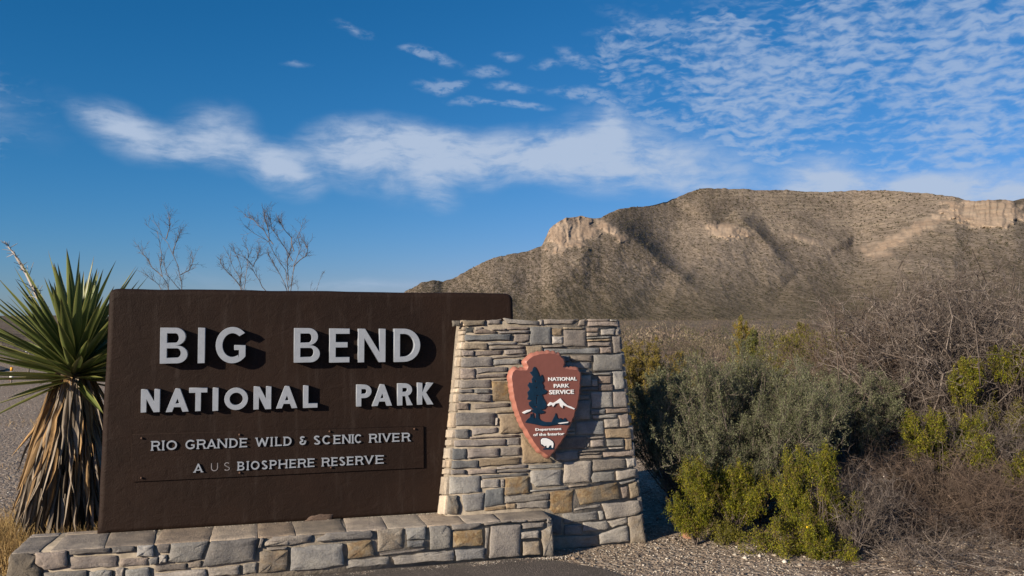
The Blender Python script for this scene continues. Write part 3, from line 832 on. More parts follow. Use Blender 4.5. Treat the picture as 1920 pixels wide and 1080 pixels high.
for (y0, y1, sp) in rowsL:
    cuts = [(.04, .97)] if not sp else ([(.04, .50), (.56, .97)] if rs.random() < .6 else [(.04, .40), (.46, .97)])
    for a, b in cuts:
        sl = rs.uniform(-.6, .6)
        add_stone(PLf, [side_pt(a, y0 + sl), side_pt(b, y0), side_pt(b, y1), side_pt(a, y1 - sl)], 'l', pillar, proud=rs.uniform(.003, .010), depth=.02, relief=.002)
# right flank and back top of the pillar: coursed rubble the camera sees only from the side
def course_face(A0, A1, B0, B1, parent, rows, kinds='ggbptgw', cols=(2, 4), proud=(.004, .014)):
    """A0 bottom-left, A1 bottom-right, B0 top-left, B1 top-right as seen from outside"""
    pl = Plane(A0, A1 - A0, B0 - A0)
    ys = [0]
    for k in range(rows): ys.append(ys[-1] + rs.uniform(.5, 1.4))
    ys = [v / ys[-1] for v in ys]
    for k in range(rows):
        nc = rs.randint(*cols); xs = [0] + sorted(rs.uniform(.15, .85) for _ in range(nc - 1)) + [1]
        for c in range(nc):
            if xs[c + 1] - xs[c] < .1: continue
            def q(s, t):
                p = (A0 * (1 - s) + A1 * s) * (1 - t) + (B0 * (1 - s) + B1 * s) * t - pl.p0
                return (float(np.dot(p, pl.e1)), float(np.dot(p, pl.e2)))
            g = .008; gy = .10 / rows
            a, b = xs[c] + g, xs[c + 1] - g
            add_stone(pl, [q(a, ys[k] + gy), q(b, ys[k] + gy), q(b, ys[k + 1] - gy), q(a, ys[k + 1] - gy)], rs.choice(kinds), parent, proud=rs.uniform(*proud), depth=.03)
course_face(FBR + Z * 0, RBB + Z * .05, FTR, RTB, pillar, 17)

# ---- low base wall
W_B = .34
BF = splane(W_B)
base = empty('stone_base_wall', (float(O[0]) + .8, float(O[1]) + .1, 0), 'long low stone plinth wall under the brown sign, flat paved top', 'wall')
bl = BF.hit(20, 1034); br = BF.hit(1034, 962)
blb = BF.hit(11, 1085)
zt = BASE_Z
aL, aR = bl[0], br[0]
backL = float(np.dot(on_height(21, 1006, zt) - O, N))       # how far the top runs back at the left end
bw = backL - .02
def WP(a, w, z): return O + U * a + N * w + Z * (z - O[2])
hexa('mortar', [WP(aL + .02, W_B - .004, -.05), WP(aR - .02, W_B - .004, -.05), WP(aR - .02, bw, -.05), WP(aL + .02, bw, -.05),
                WP(aL + .02, W_B - .004, zt - .0015), WP(aR - .02, W_B - .004, zt - .0015), WP(aR - .02, bw, zt - .0015), WP(aL + .02, bw, zt - .0015)][::1], M_MORTAR, base)
bstones = '''
20,1036 52,1032 68,1042 65,1056 80,1070 74,1098 9,1104 11,1085 d|67,1034 125,1030 126.5,1061 85,1067.5 67,1055 p|131,1031 207.5,1023 208,1034.5 131.5,1039 b|131.5,1044 219,1041.5 219,1062 132,1067.5 p
210,1024.5 252,1019.5 252,1033 211,1037 b|258,1019 289,1017 288.5,1042.5 256,1043 w|293.5,1017.5 320,1015 316.5,1036 298,1036 b|321,1017 391,1010 389,1020 378,1047 350,1053 315,1052 319,1035 g
225,1048 278,1045.5 276,1060 225,1062 p|279,1048 297,1043 296,1056 283,1058 b|298,1041.5 313,1039.5 313,1053 298,1057 w|396,1009 450,1003 484,1006.5 478,1050 380,1061.5 b|488,1009 495,1008.5 490.5,1026 484,1026 b
497,1016 512,1002 568,994 585,1003 582,1016 540,1022.5 497,1023 w|487,1034.5 540,1030.5 538,1068 500,1073 485,1074 s|546,1027 613,1020 642,1018.5 645,1058 598,1066 544,1069 g|593,1011 612,991.5 695,985.5 699,1002 694,1008 596,1015 b
650.5,1018.5 696,1012 704.5,1041 652,1046.5 o|707,986.5 757,982 756,1028 708,1034 s|760,981.5 797,979.5 796.5,1010 763,1012 w|763,1014 795,1012.5 795,1024 764,1025.5 b|804.5,980.5 835,978.5 844,991 844,1025.5 806.5,1030.5 g
846,978 900,973 901,984 880,993 847,992.5 b|849.5,997 904,992.5 906,1022 848.5,1026.5 o|712,1037.5 795.5,1027.5 795.5,1031 712,1040.5 p|650,1050.5 729,1043.5 729,1058 650,1066 g|735,1045 757,1041 800,1036 850,1031.5 850,1050 740,1058 g
853,1031 908,1026.5 908.5,1046 855,1051 b|907,972 956,966.5 956.5,978 907.5,984 b|959,967.5 988,965.5 986.5,978.5 959,978.5 p|990.5,965 1023,963.5 1023.5,974.5 990,977 g|920.5,987 976,983 974.5,1041 916.5,1046 b
979,982 1020.5,979 1018.5,988 979,992 b|976,998 1009.5,994.5 1009.5,1008 976,1010 g|980,1015.5 1010.5,1014 1012.5,1039 979.5,1041 s|1014.5,996 1035,985 1038,1011 1038,1042 1018.5,1042 s|1025,965 1034,965 1033,980 1025,980 w
83,1073 163,1069 165,1094 82,1098 g|168,1072 190,1069 210,1069 212,1092 168,1094 w|217,1065 233,1064 231,1090 217,1091 g|236,1068 279,1063 283,1087 233,1090 g|291,1060 350,1056 350,1067 292,1071.5 b|353,1056 377,1051 377,1062 353,1064 g
290,1075 385,1067 388,1080 340,1086 290,1088 w|390,1066 450,1059 450,1076 392,1081 g|456,1058 482,1054 482,1074 456,1076 g|910,990 917,989 913,1040 909,1040 g|500,1026 538,1024.5 538,1028 500,1031 g
'''
for pts, kind in parse(bstones):
    poly = [BF.hit(x, y) for x, y in pts]
    poly = [(a, min(b, zt - O[2] - .004)) for a, b in poly]
    add_stone(BF, poly, kind, base, proud=rs.uniform(.004, .020), depth=.035, relief=(SC[kind][2] * 1.5))
# top paving slabs
PT = Plane(WP(0, 0, zt), U, -N)
joints = [aL + .005, .0, .42, .62, .92, 1.18, 1.45, 1.62, 1.95, 2.22, 2.5, 2.68, aR - .005]
joints = [joints[0], (joints[0] * .62), -.18, .10, .36, .66, .93, 1.15, 1.45, 1.70, 1.95, 2.2, 2.43, joints[-1]]
for k in range(len(joints) - 1):
    a, b = joints[k] + .0015, joints[k + 1] - .0015
    if b - a < .05: continue
    sl = rs.uniform(-.03, .03)
    wb = -.02 if a > .02 else (-bw)
    if a < 0.02:
        mid = .02 + rs.uniform(-.03, .03)
        add_stone(PT, [(a, -W_B - .004), (b, -W_B - .004), (b + sl, mid - .006), (a - sl * .2, mid - .006)], rs.choice('kkq'), base, proud=.0015, depth=.01, relief=.0005, crisp=True)
        add_stone(PT, [(a, mid + .006), (b + sl, mid + .006), (b + sl, wb), (a, wb)], rs.choice('kkq'), base, proud=.0015, depth=.01, relief=.0005, crisp=True)
    else:
        add_stone(PT, [(a, -W_B - .004), (b, -W_B - .004), (b + sl, wb + .06), (a + sl, wb + .06)], rs.choice('kkq'), base, proud=.0015, depth=.01, relief=.0005, crisp=True)
course_face(WP(aL, bw, -.02), WP(aL, W_B, -.02), WP(aL, bw, zt - .01), WP(aL, W_B, zt - .01), base, 3, 'lw', (1, 3))
course_face(WP(aR, W_B, -.02), WP(aR, .15, -.02), WP(aR, W_B, zt - .01), WP(aR, .15, zt - .01), base, 3, 'gb', (1, 2))

# ------------------------------------------------------------------ brown sign
SP = splane(0.0)
sign = empty('park_sign', tuple(O), 'brown stucco sign slab with raised letters reading BIG BEND NATIONAL PARK', 'sign')
THS = .26
cTL, cBL = SP.hit(204, 541), SP.hit(181, 1004)
cTR, cBR = SP.hit(963, 550), SP.hit(975, 962)
cBL[1] = -.006; cBR[1] = -.006; cBR[0] = cTR[0] + .03
def rounded(c, rad, n=6):
    out = []
    m = len(c)
    for k in range(m):
        p = np.array(c[k]); a = np.array(c[k - 1]); b = np.array(c[(k + 1) % m])
        rdd = rad[k]
        if rdd <= 0: out.append(p); continue
        da = (a - p) / np.linalg.norm(a - p); db = (b - p) / np.linalg.norm(b - p)
        for s in range(n + 1):
            t = s / n
            q0 = p + da * rdd; q1 = p + db * rdd
            out.append((1 - t) ** 2 * q0 + 2 * t * (1 - t) * p + t * t * q1)
    return out
outl = rounded([cBL, cBR, cTR, cTL], [0, 0, .055, .05])
# resample the outline so edges can be slightly uneven like trowelled plaster
def resample(P, step):
    P = [np.array(p) for p in P]; out = []
    for k in range(len(P)):
        a, b = P[k], P[(k + 1) % len(P)]
        L = np.linalg.norm(b - a); m = max(1, int(L / step))
        for s in range(m): out.append(a + (b - a) * s / m)
    return np.array(out)
ol = resample(outl, .06)
cc = ol.mean(0)
def inset(P, d):
    nxt = np.roll(P, -1, 0); prv = np.roll(P, 1, 0)
    tan = nxt - prv; tan /= np.linalg.norm(tan, axis=1, keepdims=True) + 1e-9
    nr_ = np.stack([-tan[:, 1], tan[:, 0]], -1)       # left normal = inward for ccw
    return P + nr_ * d
wob = (np.array([vn(p[0] * 6, p[1] * 6, 4) for p in ol]) - .5) * .006
ol = inset(ol, wob[:, None])
ol[:, 1] = np.maximum(ol[:, 1], -.006)
rings = []
BV = .032
for w_, d_ in [(-THS, BV), (-THS + BV * .35, BV * .3), (-THS + BV, 0), (-BV, 0), (-BV * .6, BV * .08), (-BV * .3, BV * .3), (-BV * .08, BV * .62), (0, BV)]:
    q = inset(ol, d_); q[:, 1] = np.maximum(q[:, 1], -.006)
    rings.append(np.array([SP.pt(p[0], p[1], w_) for p in q]))
nq = len(ol); V = np.concatenate(rings); k = np.arange(nq); k2 = (k + 1) % nq
Q = np.concatenate([np.stack([k + nq * g, k2 + nq * g, k2 + nq * (g + 1), k + nq * (g + 1)], -1) for g in range(len(rings) - 1)])
me = npmesh('panel', V - O, Q, M_STUCCO, True)
import bmesh
bm = bmesh.new(); bm.from_mesh(me); bm.verts.ensure_lookup_table()
nv = len(rings)
bm.faces.new([bm.verts[(nv - 1) * nq + q] for q in range(nq)])
bm.faces.new([bm.verts[q] for q in range(nq)][::-1])
bm.to_mesh(me); bm.free()
link('panel', me, sign, O)

# ---- glyphs: outlines on a unit cap height, x scaled to the letter's own width
def arc(cx, cy, rx, ry, a0, a1, n=14):
    return [(cx + rx * math.cos(R_(a0 + (a1 - a0) * s / n)), cy + ry * math.sin(R_(a0 + (a1 - a0) * s / n))) for s in range(n + 1)]
def ribbon(pts, t):
    P = np.array(pts, float); d = np.gradient(P, axis=0); d /= np.linalg.norm(d, axis=1, keepdims=True) + 1e-9
    n_ = np.stack([-d[:, 1], d[:, 0]], -1) * t / 2
    return [tuple(p) for p in P + n_] + [tuple(p) for p in (P - n_)[::-1]]
def glyph(ch, w, t):
    th = t * .9
    if ch == 'I': return [[(0, 0), (0, 1), (w, 1), (w, 0)]]
    if ch == 'L': return [[(0, 0), (0, 1), (t, 1), (t, th), (w, th), (w, 0)]]
    if ch == 'T': return [[((w - t) / 2, 0), ((w - t) / 2, 1 - th), (0, 1 - th), (0, 1), (w, 1), (w, 1 - th), ((w + t) / 2, 1 - th), ((w + t) / 2, 0)]]
    if ch == 'E':
        m = .52; q = th * .5
        return [[(0, 0), (0, 1), (w, 1), (w, 1 - th), (t, 1 - th), (t, m + q), (w * .9, m + q), (w * .9, m - q), (t, m - q), (t, th), (w, th), (w, 0)]]
    if ch == 'H': return [[(0, 0), (0, 1), (t, 1), (t, .5 + th / 2), (w - t, .5 + th / 2), (w - t, 1), (w, 1), (w, 0), (w - t, 0), (w - t, .5 - th / 2), (t, .5 - th / 2), (t, 0)]]
    if ch == 'N':
        s = t / (w - 1.1 * t)
        return [[(0, 0), (0, 1), (1.1 * t, 1), (w - t, s), (w - t, 1), (w, 1), (w, 0), (w - 1.1 * t, 0), (t, 1 - s), (t, 0)]]
    if ch in 'AV':
        a = t * .42; tw = 1.12 * t
        xi = lambda y: tw + (w / 2 - a) * y
        yt = (w / 2 - tw) / (w / 2 - a); yb = .20; yc = yb + th * .8
        if ch == 'A':
            L = [[(0, 0), (w / 2 - a, 1), (w / 2 + a, 1), (w, 0), (w - tw, 0), (w - xi(yb), yb), (xi(yb), yb), (tw, 0)], [(xi(yc), yc), (w / 2, yt), (w - xi(yc), yc)]]
            return L
        L = [[(0, 0), (w / 2 - a, 1), (w / 2 + a, 1), (w, 0), (w - tw, 0), (w / 2, yt), (tw, 0)]]
        return [[(x, 1 - y) for x, y in l] for l in L]
    if ch == 'W':
        q = w / 4; tw = t * 1.0
        return [[(0, 1), (q - tw * .4, 0), (q + tw * .6, 0), (2 * q, .62), (3 * q - tw * .6, 0), (3 * q + tw * .4, 0), (w, 1), (w - tw, 1), (3 * q, .32), (2 * q + tw * .35, .95), (2 * q - tw * .35, .95), (q, .32), (tw, 1)]]
    if ch == 'K':
        return [[(0, 0), (0, 1), (t, 1), (t, .56), (w - 1.35 * t, 1), (w, 1), (w * .50 + .12 * t, .555), (w, 0), (w - 1.3 * t, 0), (w * .50 - t * .62, .42), (t, .30), (t, 0)]]
    if ch == 'O': return [arc(w / 2, .5, w / 2, .51, 0, 345, 23), arc(w / 2, .5, w / 2 - t, .51 - t, 0, 345, 23)]
    if ch == 'D':
        rx = min(w * .62, .5)
        return [[(0, 0), (0, 1)] + arc(w - rx, .5, rx, .5, 90, -90, 18), [(t, th), (t, 1 - th)] + arc(w - rx, .5, rx - t, .5 - th, 90, -90, 18)]
    if ch in 'BPR':
        ym = .47 if ch == 'B' else .42
        if ch == 'P': ym = .38
        if ch == 'B': ym = .50
        ryu = (1 - ym) / 2; wu = w * (.92 if ch == 'B' else (1.0 if ch == 'P' else .95)); rx = min(ryu * 1.05, wu - t * 1.05)
        hb = th / 2 if ch == 'B' else 0
        up = arc(wu - rx, ym + ryu, rx, ryu, 90, -90, 12)
        holeu = [(t, ym + (hb if ch == 'B' else th)), (t, 1 - th)] + arc(wu - rx, (1 - th + ym + (hb or th)) / 2, rx - t, (1 - th - ym - (hb or th)) / 2, 90, -90, 12)
        if ch == 'P': return [[(0, 0), (0, 1)] + up + [(t, ym), (t, 0)], holeu]
        if ch == 'R':
            upp = arc(wu - rx, ym + ryu, rx, ryu, 90, -68, 12)
            x0 = wu - rx * .95; x0 = min(x0, w * .62)
            return [[(0, 0), (0, 1)] + upp + [(w, 0), (w - 1.2 * t, 0), (x0 - .1 * t, ym), (t, ym), (t, 0)], holeu]
        ry = ym / 2; rxl = min(ry * 1.1, w - t * 1.05)
        lo = arc(w - rxl, ry, rxl, ry, 90, -90, 12)
        holel = [(t, th), (t, ym - hb)] + arc(w - rxl, (th + ym - hb) / 2, rxl - t, (ym - hb - th) / 2, 90, -90, 12)
        return [[(0, 0), (0, 1)] + up + lo, holeu, holel]
    if ch == 'C': 
        return [arc(w / 2, .5, w / 2 * 1.05, .51, 42, 318, 22) + arc(w / 2, .5, w / 2 * 1.05 - t, .51 - t, 312, 48, 20)]
    if ch == 'G':
        rx = w / 2 * 1.06
        xr = rx + rx * math.cos(R_(-38)); cy = .5
        return [arc(rx, cy, rx, .51, 42, 322, 26) + [(xr, .50), (rx * 1.10, .50), (rx * 1.10, .50 - th * .85), (xr - t, .50 - th * .85), (xr - t, .5 - .38)] + arc(rx, cy, rx - t, .51 - t, 305, 48, 22)]
    if ch == 'S':
        r1 = .255 - t / 2 + .0; rx = w / 2 - t / 2
        c = arc(w / 2, .755 - .0, rx * .92, r1, 28, 262, 14) + arc(w / 2, .245 + .0, rx, .245 + .01 - t / 2 + .005, 82, -152, 14)
        return [ribbon(c, t)]
    if ch == 'U':
        rx = w / 2 - t / 2; ry = rx * 1.05
        return [ribbon([(t / 2, 1), (t / 2, .7)] + arc(w / 2, ry + t / 2, rx, ry, 180, 360, 14) + [(w - t / 2, .7), (w - t / 2, 1)], t)]
    if ch == '&':
        rx = w / 2 - t / 2
        c = arc(w / 2, .76, rx * .8, .235 - t / 2, 35, 262, 12) + arc(w / 2, .27, rx, .25 - t / 2, 96, 350, 14) + [(w - t * .4, .42)]
        return [ribbon(c, t), [(w * .72, .38), (w * 1.08, .38), (w * 1.08, .38 + t * .7), (w * .72, .38 + t * .7)]]
    raise KeyError(ch)
SERIF = {'I': [(.5, 0), (.5, 1)], 'L': [(0, 1), (0, 0)], 'T': [(.5, 0)], 'E': [(0, 0), (0, 1)], 'H': [(0, 0), (0, 1), (1, 0), (1, 1)], 'N': [(0, 0), (0, 1), (1, 1)], 'A': [(0, 0), (1, 0)],
         'V': [(0, 1), (1, 1)], 'W': [(0, 1), (1, 1)], 'D': [(0, 0), (0, 1)], 'B': [(0, 0), (0, 1)], 'P': [(0, 0), (0, 1)], 'R': [(0, 0), (0, 1), (1, 0)], 'K': [(0, 0), (0, 1), (1, 0), (1, 1)], 'U': [(0, 1), (1, 1)]}

def solid2d(name, loops, thick, bevel=0.0):
    """fill outlines (holes by nesting) and give them thickness; returns mesh with z from 0 to thick"""
    cu = bpy.data.curves.new(name, 'CURVE'); cu.dimensions = '2D'; cu.fill_mode = 'BOTH'
    cu.extrude = thick / 2 - bevel; cu.bevel_depth = bevel; cu.bevel_resolution = 0; cu.resolution_u = 1
    cu.offset = -bevel
    for L in loops:
        sp = cu.splines.new('POLY'); sp.points.add(len(L) - 1)
        for q, p in enumerate(L): sp.points[q].co = (p[0], p[1], 0, 1)
        sp.use_cyclic_u = True
    ob = bpy.data.objects.new(name, cu)
    me = bpy.data.meshes.new_from_object(ob)
    bpy.data.objects.remove(ob); bpy.data.curves.remove(cu)
    V = np.zeros(len(me.vertices) * 3, np.float32); me.vertices.foreach_get('co', V); V = V.reshape(-1, 3)
    V[:, 2] += thick / 2
    return me, V

def frame_map(V, pl, w, origin):
    """curve space (x along wall, y up, z out) -> world minus origin"""
    return (pl.p0[None] + V[:, :1] * pl.e1[None] + V[:, 1:2] * pl.e2[None] + (V[:, 2:3] + w) * pl.n[None]) - origin[None]

def put2d(name, loops, thick, pl, w, mat, parent, bevel=0.0, extra=None):
    me, V = solid2d(name, loops, thick, bevel)
    # move to own origin
    cxy = V.mean(0)
    org = pl.pt(cxy[0], cxy[1], w)
    Wv = frame_map(V, pl, w, org)
    me.vertices.foreach_set('co', Wv.astype(np.float32).ravel())
    if extra is not None:
        bm = bmesh.new(); bm.from_mesh(me)
        for (x0, y0, x1, y1, th) in extra:
            vs = []
            for z_ in (0, th):
                for (x, y) in ((x0, y0), (x1, y0), (x1, y1), (x0, y1)):
                    p = pl.pt(x, y, w + z_) - org
                    vs.append(bm.verts.new(p))
            for f in ((0, 1, 2, 3), (7, 6, 5, 4), (0, 4, 5, 1), (1, 5, 6, 2), (2, 6, 7, 3), (3, 7, 4, 0)):
                bm.faces.new([vs[q] for q in f][::-1])
        bm.to_mesh(me); bm.free()
    me.materials.clear(); me.materials.append(mat)
    me.update()
    return link(name, me, parent, org)

def letter(ch, x0, x1, yt, yb, t, thick, pl, parent, mat=None, serif=False, w=0.0, bevel=.0012):
    bl_ = pl.hit(x0, yb); tr_ = pl.hit(x1, yt); h = tr_[1] - bl_[1]; wd = (tr_[0] - bl_[0]) / h
    tt_ = wd if ch == 'I' and not serif else t
    if ch == 'I' and serif:
        g = [[(wd / 2 - t / 2, 0), (wd / 2 - t / 2, 1), (wd / 2 + t / 2, 1), (wd / 2 + t / 2, 0)]]
    else:
        g = glyph(ch, wd, tt_)
    loops = [[(bl_[0] + p[0] * h, bl_[1] + p[1] * h) for p in L] for L in g]
    ex = None
    if serif and ch in SERIF:
        ex = []
        for (sx, sy) in SERIF[ch]:
            cx = (sx * (wd - t) + t / 2) if ch not in 'AVRK' or sx == 0 else wd - .55 * t
            if ch in 'AV' and sx == 0: cx = .55 * t
            if ch in 'I' or ch == 'T': cx = wd / 2
            hw = t * .92; hh = .085
            y0 = -.012 if sy == 0 else 1.012 - hh
            ex.append((bl_[0] + (cx - hw) * h, bl_[1] + y0 * h, bl_[0] + (cx + hw) * h, bl_[1] + (y0 + hh) * h, thick + .0004))
    return put2d('letter', loops, thick, pl, w, mat or M_LETTER, parent, bevel, ex)

def zx(x): return 180 + x / 2.7
def zy(y): return 530 + y / 2.7
SPl = SP
big = [('B', 328, 470, 228, 408), ('I', 518, 556, 228, 406), ('G', 607, 768, 226, 406), ('B', 1000, 1132, 230, 403), ('E', 1178, 1280, 232, 403), ('N', 1322, 1460, 233, 402), ('D', 1502, 1634, 233, 400)]
for ch, a, b, c, d in big: letter(ch, zx(a), zx(b), zy(c), zy(d), .178, .064, splane(0), sign, w=-.002)
nat = [('N', 230, 328, 537, 655), ('A', 356, 474, 533, 653), ('T', 472, 566, 530, 649), ('I', 591, 622, 530, 647), ('O', 650, 771, 530, 643), ('N', 797, 888, 523, 640), ('A', 911, 1020, 521, 635), ('L', 1047, 1121, 518, 632),
       ('P', 1315, 1392, 514, 625), ('A', 1394, 1496, 512, 623), ('R', 1522, 1600, 508, 620), ('K', 1622, 1704, 504, 616)]
for ch, a, b, c, d in nat: letter(ch, zx(a), zx(b), zy(c), zy(d), .228, .040, splane(0), sign, w=-.002)

# ---- plaque with the two small lines
plq_px = [(183, 768), (1656, 726), (1658, 936), (180, 1007)]
pq = [SP.hit(zx(x), zy(y)) for x, y in plq_px]
plaque = put2d('plaque', [[tuple(p) for p in pq]], .014, SP, -.002, M_STUCCO, sign, .001)
SQ = splane(.0122)
def line(txt, spans, xa, ya_t, ya_b, xb, yb_t, yb_b, parent, t=.165, thick=.011, only=None):
    k = 0
    for ch in txt:
        if ch == ' ': continue
        a, b = spans[k]; k += 1
        f = ((a + b) / 2 - xa) / (xb - xa)
        top = ya_t + (yb_t - ya_t) * f; bot = ya_b + (yb_b - ya_b) * f
        if only and (k - 1) in only:
            letter(ch, zx(a), zx(b), zy(top + 1), zy(bot - 1), t * .62, .0025, SQ, parent, M_LETTER_OLD, False, w=-.0005, bevel=0)['label'] = 'faded flat letter with its raised face missing'
        else:
            letter(ch, zx(a), zx(b), zy(top), zy(bot), t, thick, SQ, parent, M_LETTER, True, w=-.0005, bevel=0)
line('RIO GRANDE WILD & SCENIC RIVER', [(281, 327), (332, 350), (357, 411), (453, 503), (512, 558), (561, 610), (616, 664), (676, 718), (728, 766), (808, 873), (879, 899), (908, 941), (950, 990), (1030, 1062),
     (1102, 1135), (1147, 1190), (1203, 1238), (1247, 1288), (1292, 1306), (1310, 1346), (1384, 1424), (1428, 1444), (1448, 1492), (1501, 1536), (1549, 1590)], 280, 801, 850, 1590, 758, 802, plaque)
line('A US BIOSPHERE RESERVE', [(495, 542), (582, 618), (648, 678), (717, 752), (760, 777), (784, 828), (838, 869), (880, 915), (925, 968), (980, 1013), (1023, 1064), (1072, 1106),
     (1144, 1184), (1192, 1223), (1231, 1261), (1271, 1303), (1314, 1353), (1358, 1404), (1416, 1456)], 495, 916, 961, 1457, 871, 915, plaque, only=(1, 2))
def disc(name, c, axis, rad, thick, mat, parent, seg=10):
    axis = np.array(axis) / np.linalg.norm(axis)
    a = np.cross(axis, Z); a = a / np.linalg.norm(a) if np.linalg.norm(a) > 1e-3 else np.array([1., 0, 0]); b = np.cross(axis, a)
    V = []
    for (w_, r_) in ((0, rad), (thick * .6, rad), (thick, rad * .6)):
        for q in range(seg):
            th = 2 * math.pi * q / seg
            V.append(a * math.cos(th) * r_ + b * math.sin(th) * r_ + axis * w_)
    V.append(axis * thick)
    k = np.arange(seg); k2 = (k + 1) % seg
    F = [np.concatenate([np.stack([k + seg * g, k2 + seg * g, k2 + seg * (g + 1), k + seg * (g + 1)], -1) for g in (0, 1)]), np.stack([k + 2 * seg, k2 + 2 * seg, np.full(seg, 3 * seg)], -1)]
    return link(name, npmesh(name, np.array(V), F, mat), parent, c)
for x, y in [(232, 787), (727, 769), (1183, 753), (1612, 740), (230, 988), (728, 962), (1190, 935)]:
    h_ = SQ.hit(zx(x), zy(y)); disc('bolt', SQ.pt(*h_), N, .007, .012, M_BOLT, plaque)
# broken plaster at the foot of the slab
ch_ = [SP.hit(x, y) for x, y in [(570, 978), (583, 967), (600, 963), (626, 964), (622, 975)]]
V_, F_ = stone_mesh(SP, ch_, 't', proud=.001, depth=.01, relief=.002)
cc_ = V_.mean(0)
o = link('plaster_patch', npmesh('plaster_patch', V_ - cc_, F_, M_STONE), sign, cc_); o.color = (.16, .115, .09, 0)

# ------------------------------------------------------------------ arrowhead emblem
AW = .052                    # gap behind the emblem
AT = .062
AP = Plane(PF.p0 + PF.n * (AW + AT), PF.e1, PF.e2)
def ex(x): return 930 + x / 4.5
def ey(y): return 640 + y / 4.5
face_px = [(455, 100), (500, 106), (540, 122), (568, 150), (574, 185), (566, 215), (588, 232), (640, 236), (692, 242), (710, 266), (708, 340), (702, 430), (686, 530), (652, 640), (612, 725), (566, 820), (505, 905), (450, 972),
           (415, 950), (372, 920), (325, 858), (275, 775), (225, 690), (190, 600), (160, 500), (143, 400), (133, 300), (140, 262), (165, 240), (215, 245), (262, 243), (272, 212), (256, 175), (275, 150), (320, 122), (385, 104)]
fpts = np.array([AP.hit(ex(x), ey(y)) for x, y in face_px])[::-1]
if 0.5 * np.sum(fpts[:, 0] * np.roll(fpts[:, 1], -1) - np.roll(fpts[:, 0], -1) * fpts[:, 1]) < 0: fpts = fpts[::-1]
fpts = resample(fpts, .012)
emb = empty('arrowhead_emblem', tuple(PF.pt(*PF.hit(1020, 860), .0)), 'reddish brown arrowhead plaque reading NATIONAL PARK SERVICE on the stone pillar', 'emblem')
nf = len(fpts)
# scalloped, knapped edge: facets about 25 mm long
arcl = np.r_[0, np.cumsum(np.linalg.norm(np.diff(fpts, axis=0), axis=1))]
phs = (arcl / .050 + .3 * np.sin(arcl * 31)) % 1.0
scal = 4 * (phs - .5) ** 2
sm = fpts.copy()
ring_f = inset(sm, .003 * scal[:, None])
ring_m = inset(sm, (-.017 + .009 * scal)[:, None])
ring_m2 = inset(sm, (-.024 + .011 * scal)[:, None])
ring_b = inset(sm, (-.018 + .006 * scal)[:, None])
org = WL[emb]
Vr = np.concatenate([[AP.pt(p[0], p[1], -AT) for p in ring_b], [AP.pt(p[0], p[1], -AT * .62) for p in ring_m2], [AP.pt(p[0], p[1], -AT * .28) for p in ring_m], [AP.pt(p[0], p[1], 0) for p in ring_f]]) - org
k = np.arange(nf); k2 = (k + 1) % nf
link('rim', npmesh('rim', Vr, np.concatenate([np.stack([k + nf * g, k2 + nf * g, k2 + nf * (g + 1), k + nf * (g + 1)], -1) for g in range(3)]), M_REDEDGE), emb, org)
fm = bpy.data.meshes.new('face'); bm = bmesh.new()
vs = [bm.verts.new(AP.pt(p[0], p[1], 0) - org) for p in ring_f]; bm.faces.new(vs)
vb = [bm.verts.new(AP.pt(p[0], p[1], -AT + .001) - org) for p in inset(sm, .002)]; bm.faces.new(vb[::-1])
bm.to_mesh(fm); bm.free(); fm.materials.append(M_RED)
link('face', fm, emb, org)
def art(name, px, mat, thick=.006, w=-.001, label=None):
    return put2d(name, [[tuple(AP.hit(ex(x), ey(y))) for x, y in L] for L in px], thick, AP, w, mat, emb, .0006)
tree = [(325, 213), (340, 235), (352, 262), (360, 288), (375, 300), (385, 280), (393, 300), (400, 330), (386, 350), (399, 378), (395, 396), (430, 420), (415, 440), (384, 450), (395, 480), (415, 510), (426, 545), (405, 571), (377, 575),
        (410, 590), (400, 606), (365, 612), (357, 601), (358, 648), (375, 665), (420, 680), (468, 680), (480, 655), (494, 628), (503, 605), (512, 640), (525, 655), (545, 646), (555, 666), (580, 645), (595, 670), (612, 690), (600, 705),
        (520, 700), (440, 713), (380, 712), (330, 700), (280, 690), (245, 685), (262, 660), (285, 640), (292, 610), (300, 640), (308, 603), (318, 650), (332, 650), (336, 612), (300, 596), (312, 576), (278, 540), (275, 515), (302, 497),
        (262, 490), (272, 465), (263, 430), (285, 405), (265, 372), (280, 345), (305, 352), (299, 320), (312, 298), (283, 262), (305, 252), (311, 225)]
art('pine_relief', [tree, [(322, 328), (342, 334), (330, 346)], [(332, 384), (352, 388), (336, 397)], [(338, 452), (364, 457), (342, 463)], [(337, 470), (346, 472), (344, 532), (338, 530)], [(320, 545), (350, 553), (326, 558)]], M_NAVY, .008)
art('mountain_relief', [[(432, 540), (455, 512), (480, 520), (510, 505), (540, 480), (570, 515), (600, 540), (630, 550), (662, 566), (655, 575), (618, 562), (580, 545), (562, 540), (558, 565), (541, 545), (530, 520), (500, 525), (478, 553), (465, 535), (440, 546)]], M_WHITE, .010)
art('mountain_relief', [[(220, 600), (258, 580), (296, 573), (290, 586), (235, 611)]], M_WHITE, .010)
art('lake_relief', [[(518, 690), (560, 683), (612, 676), (602, 688), (540, 696)]], M_WHITE, .0105)
art('bison_outline', [[(372, 828), (390, 812), (425, 811), (455, 822), (485, 842), (493, 868), (488, 905), (494, 912), (398, 914), (400, 902), (420, 900), (398, 888), (376, 872)]], M_NAVY, .004)
art('bison_relief', [[(378, 832), (391, 818), (422, 816), (452, 827), (478, 846), (484, 866), (478, 898), (469, 898), (466, 874), (450, 879), (438, 898), (427, 895), (424, 878), (406, 885), (395, 872), (381, 866), (379, 847)]], M_WHITE, .008)
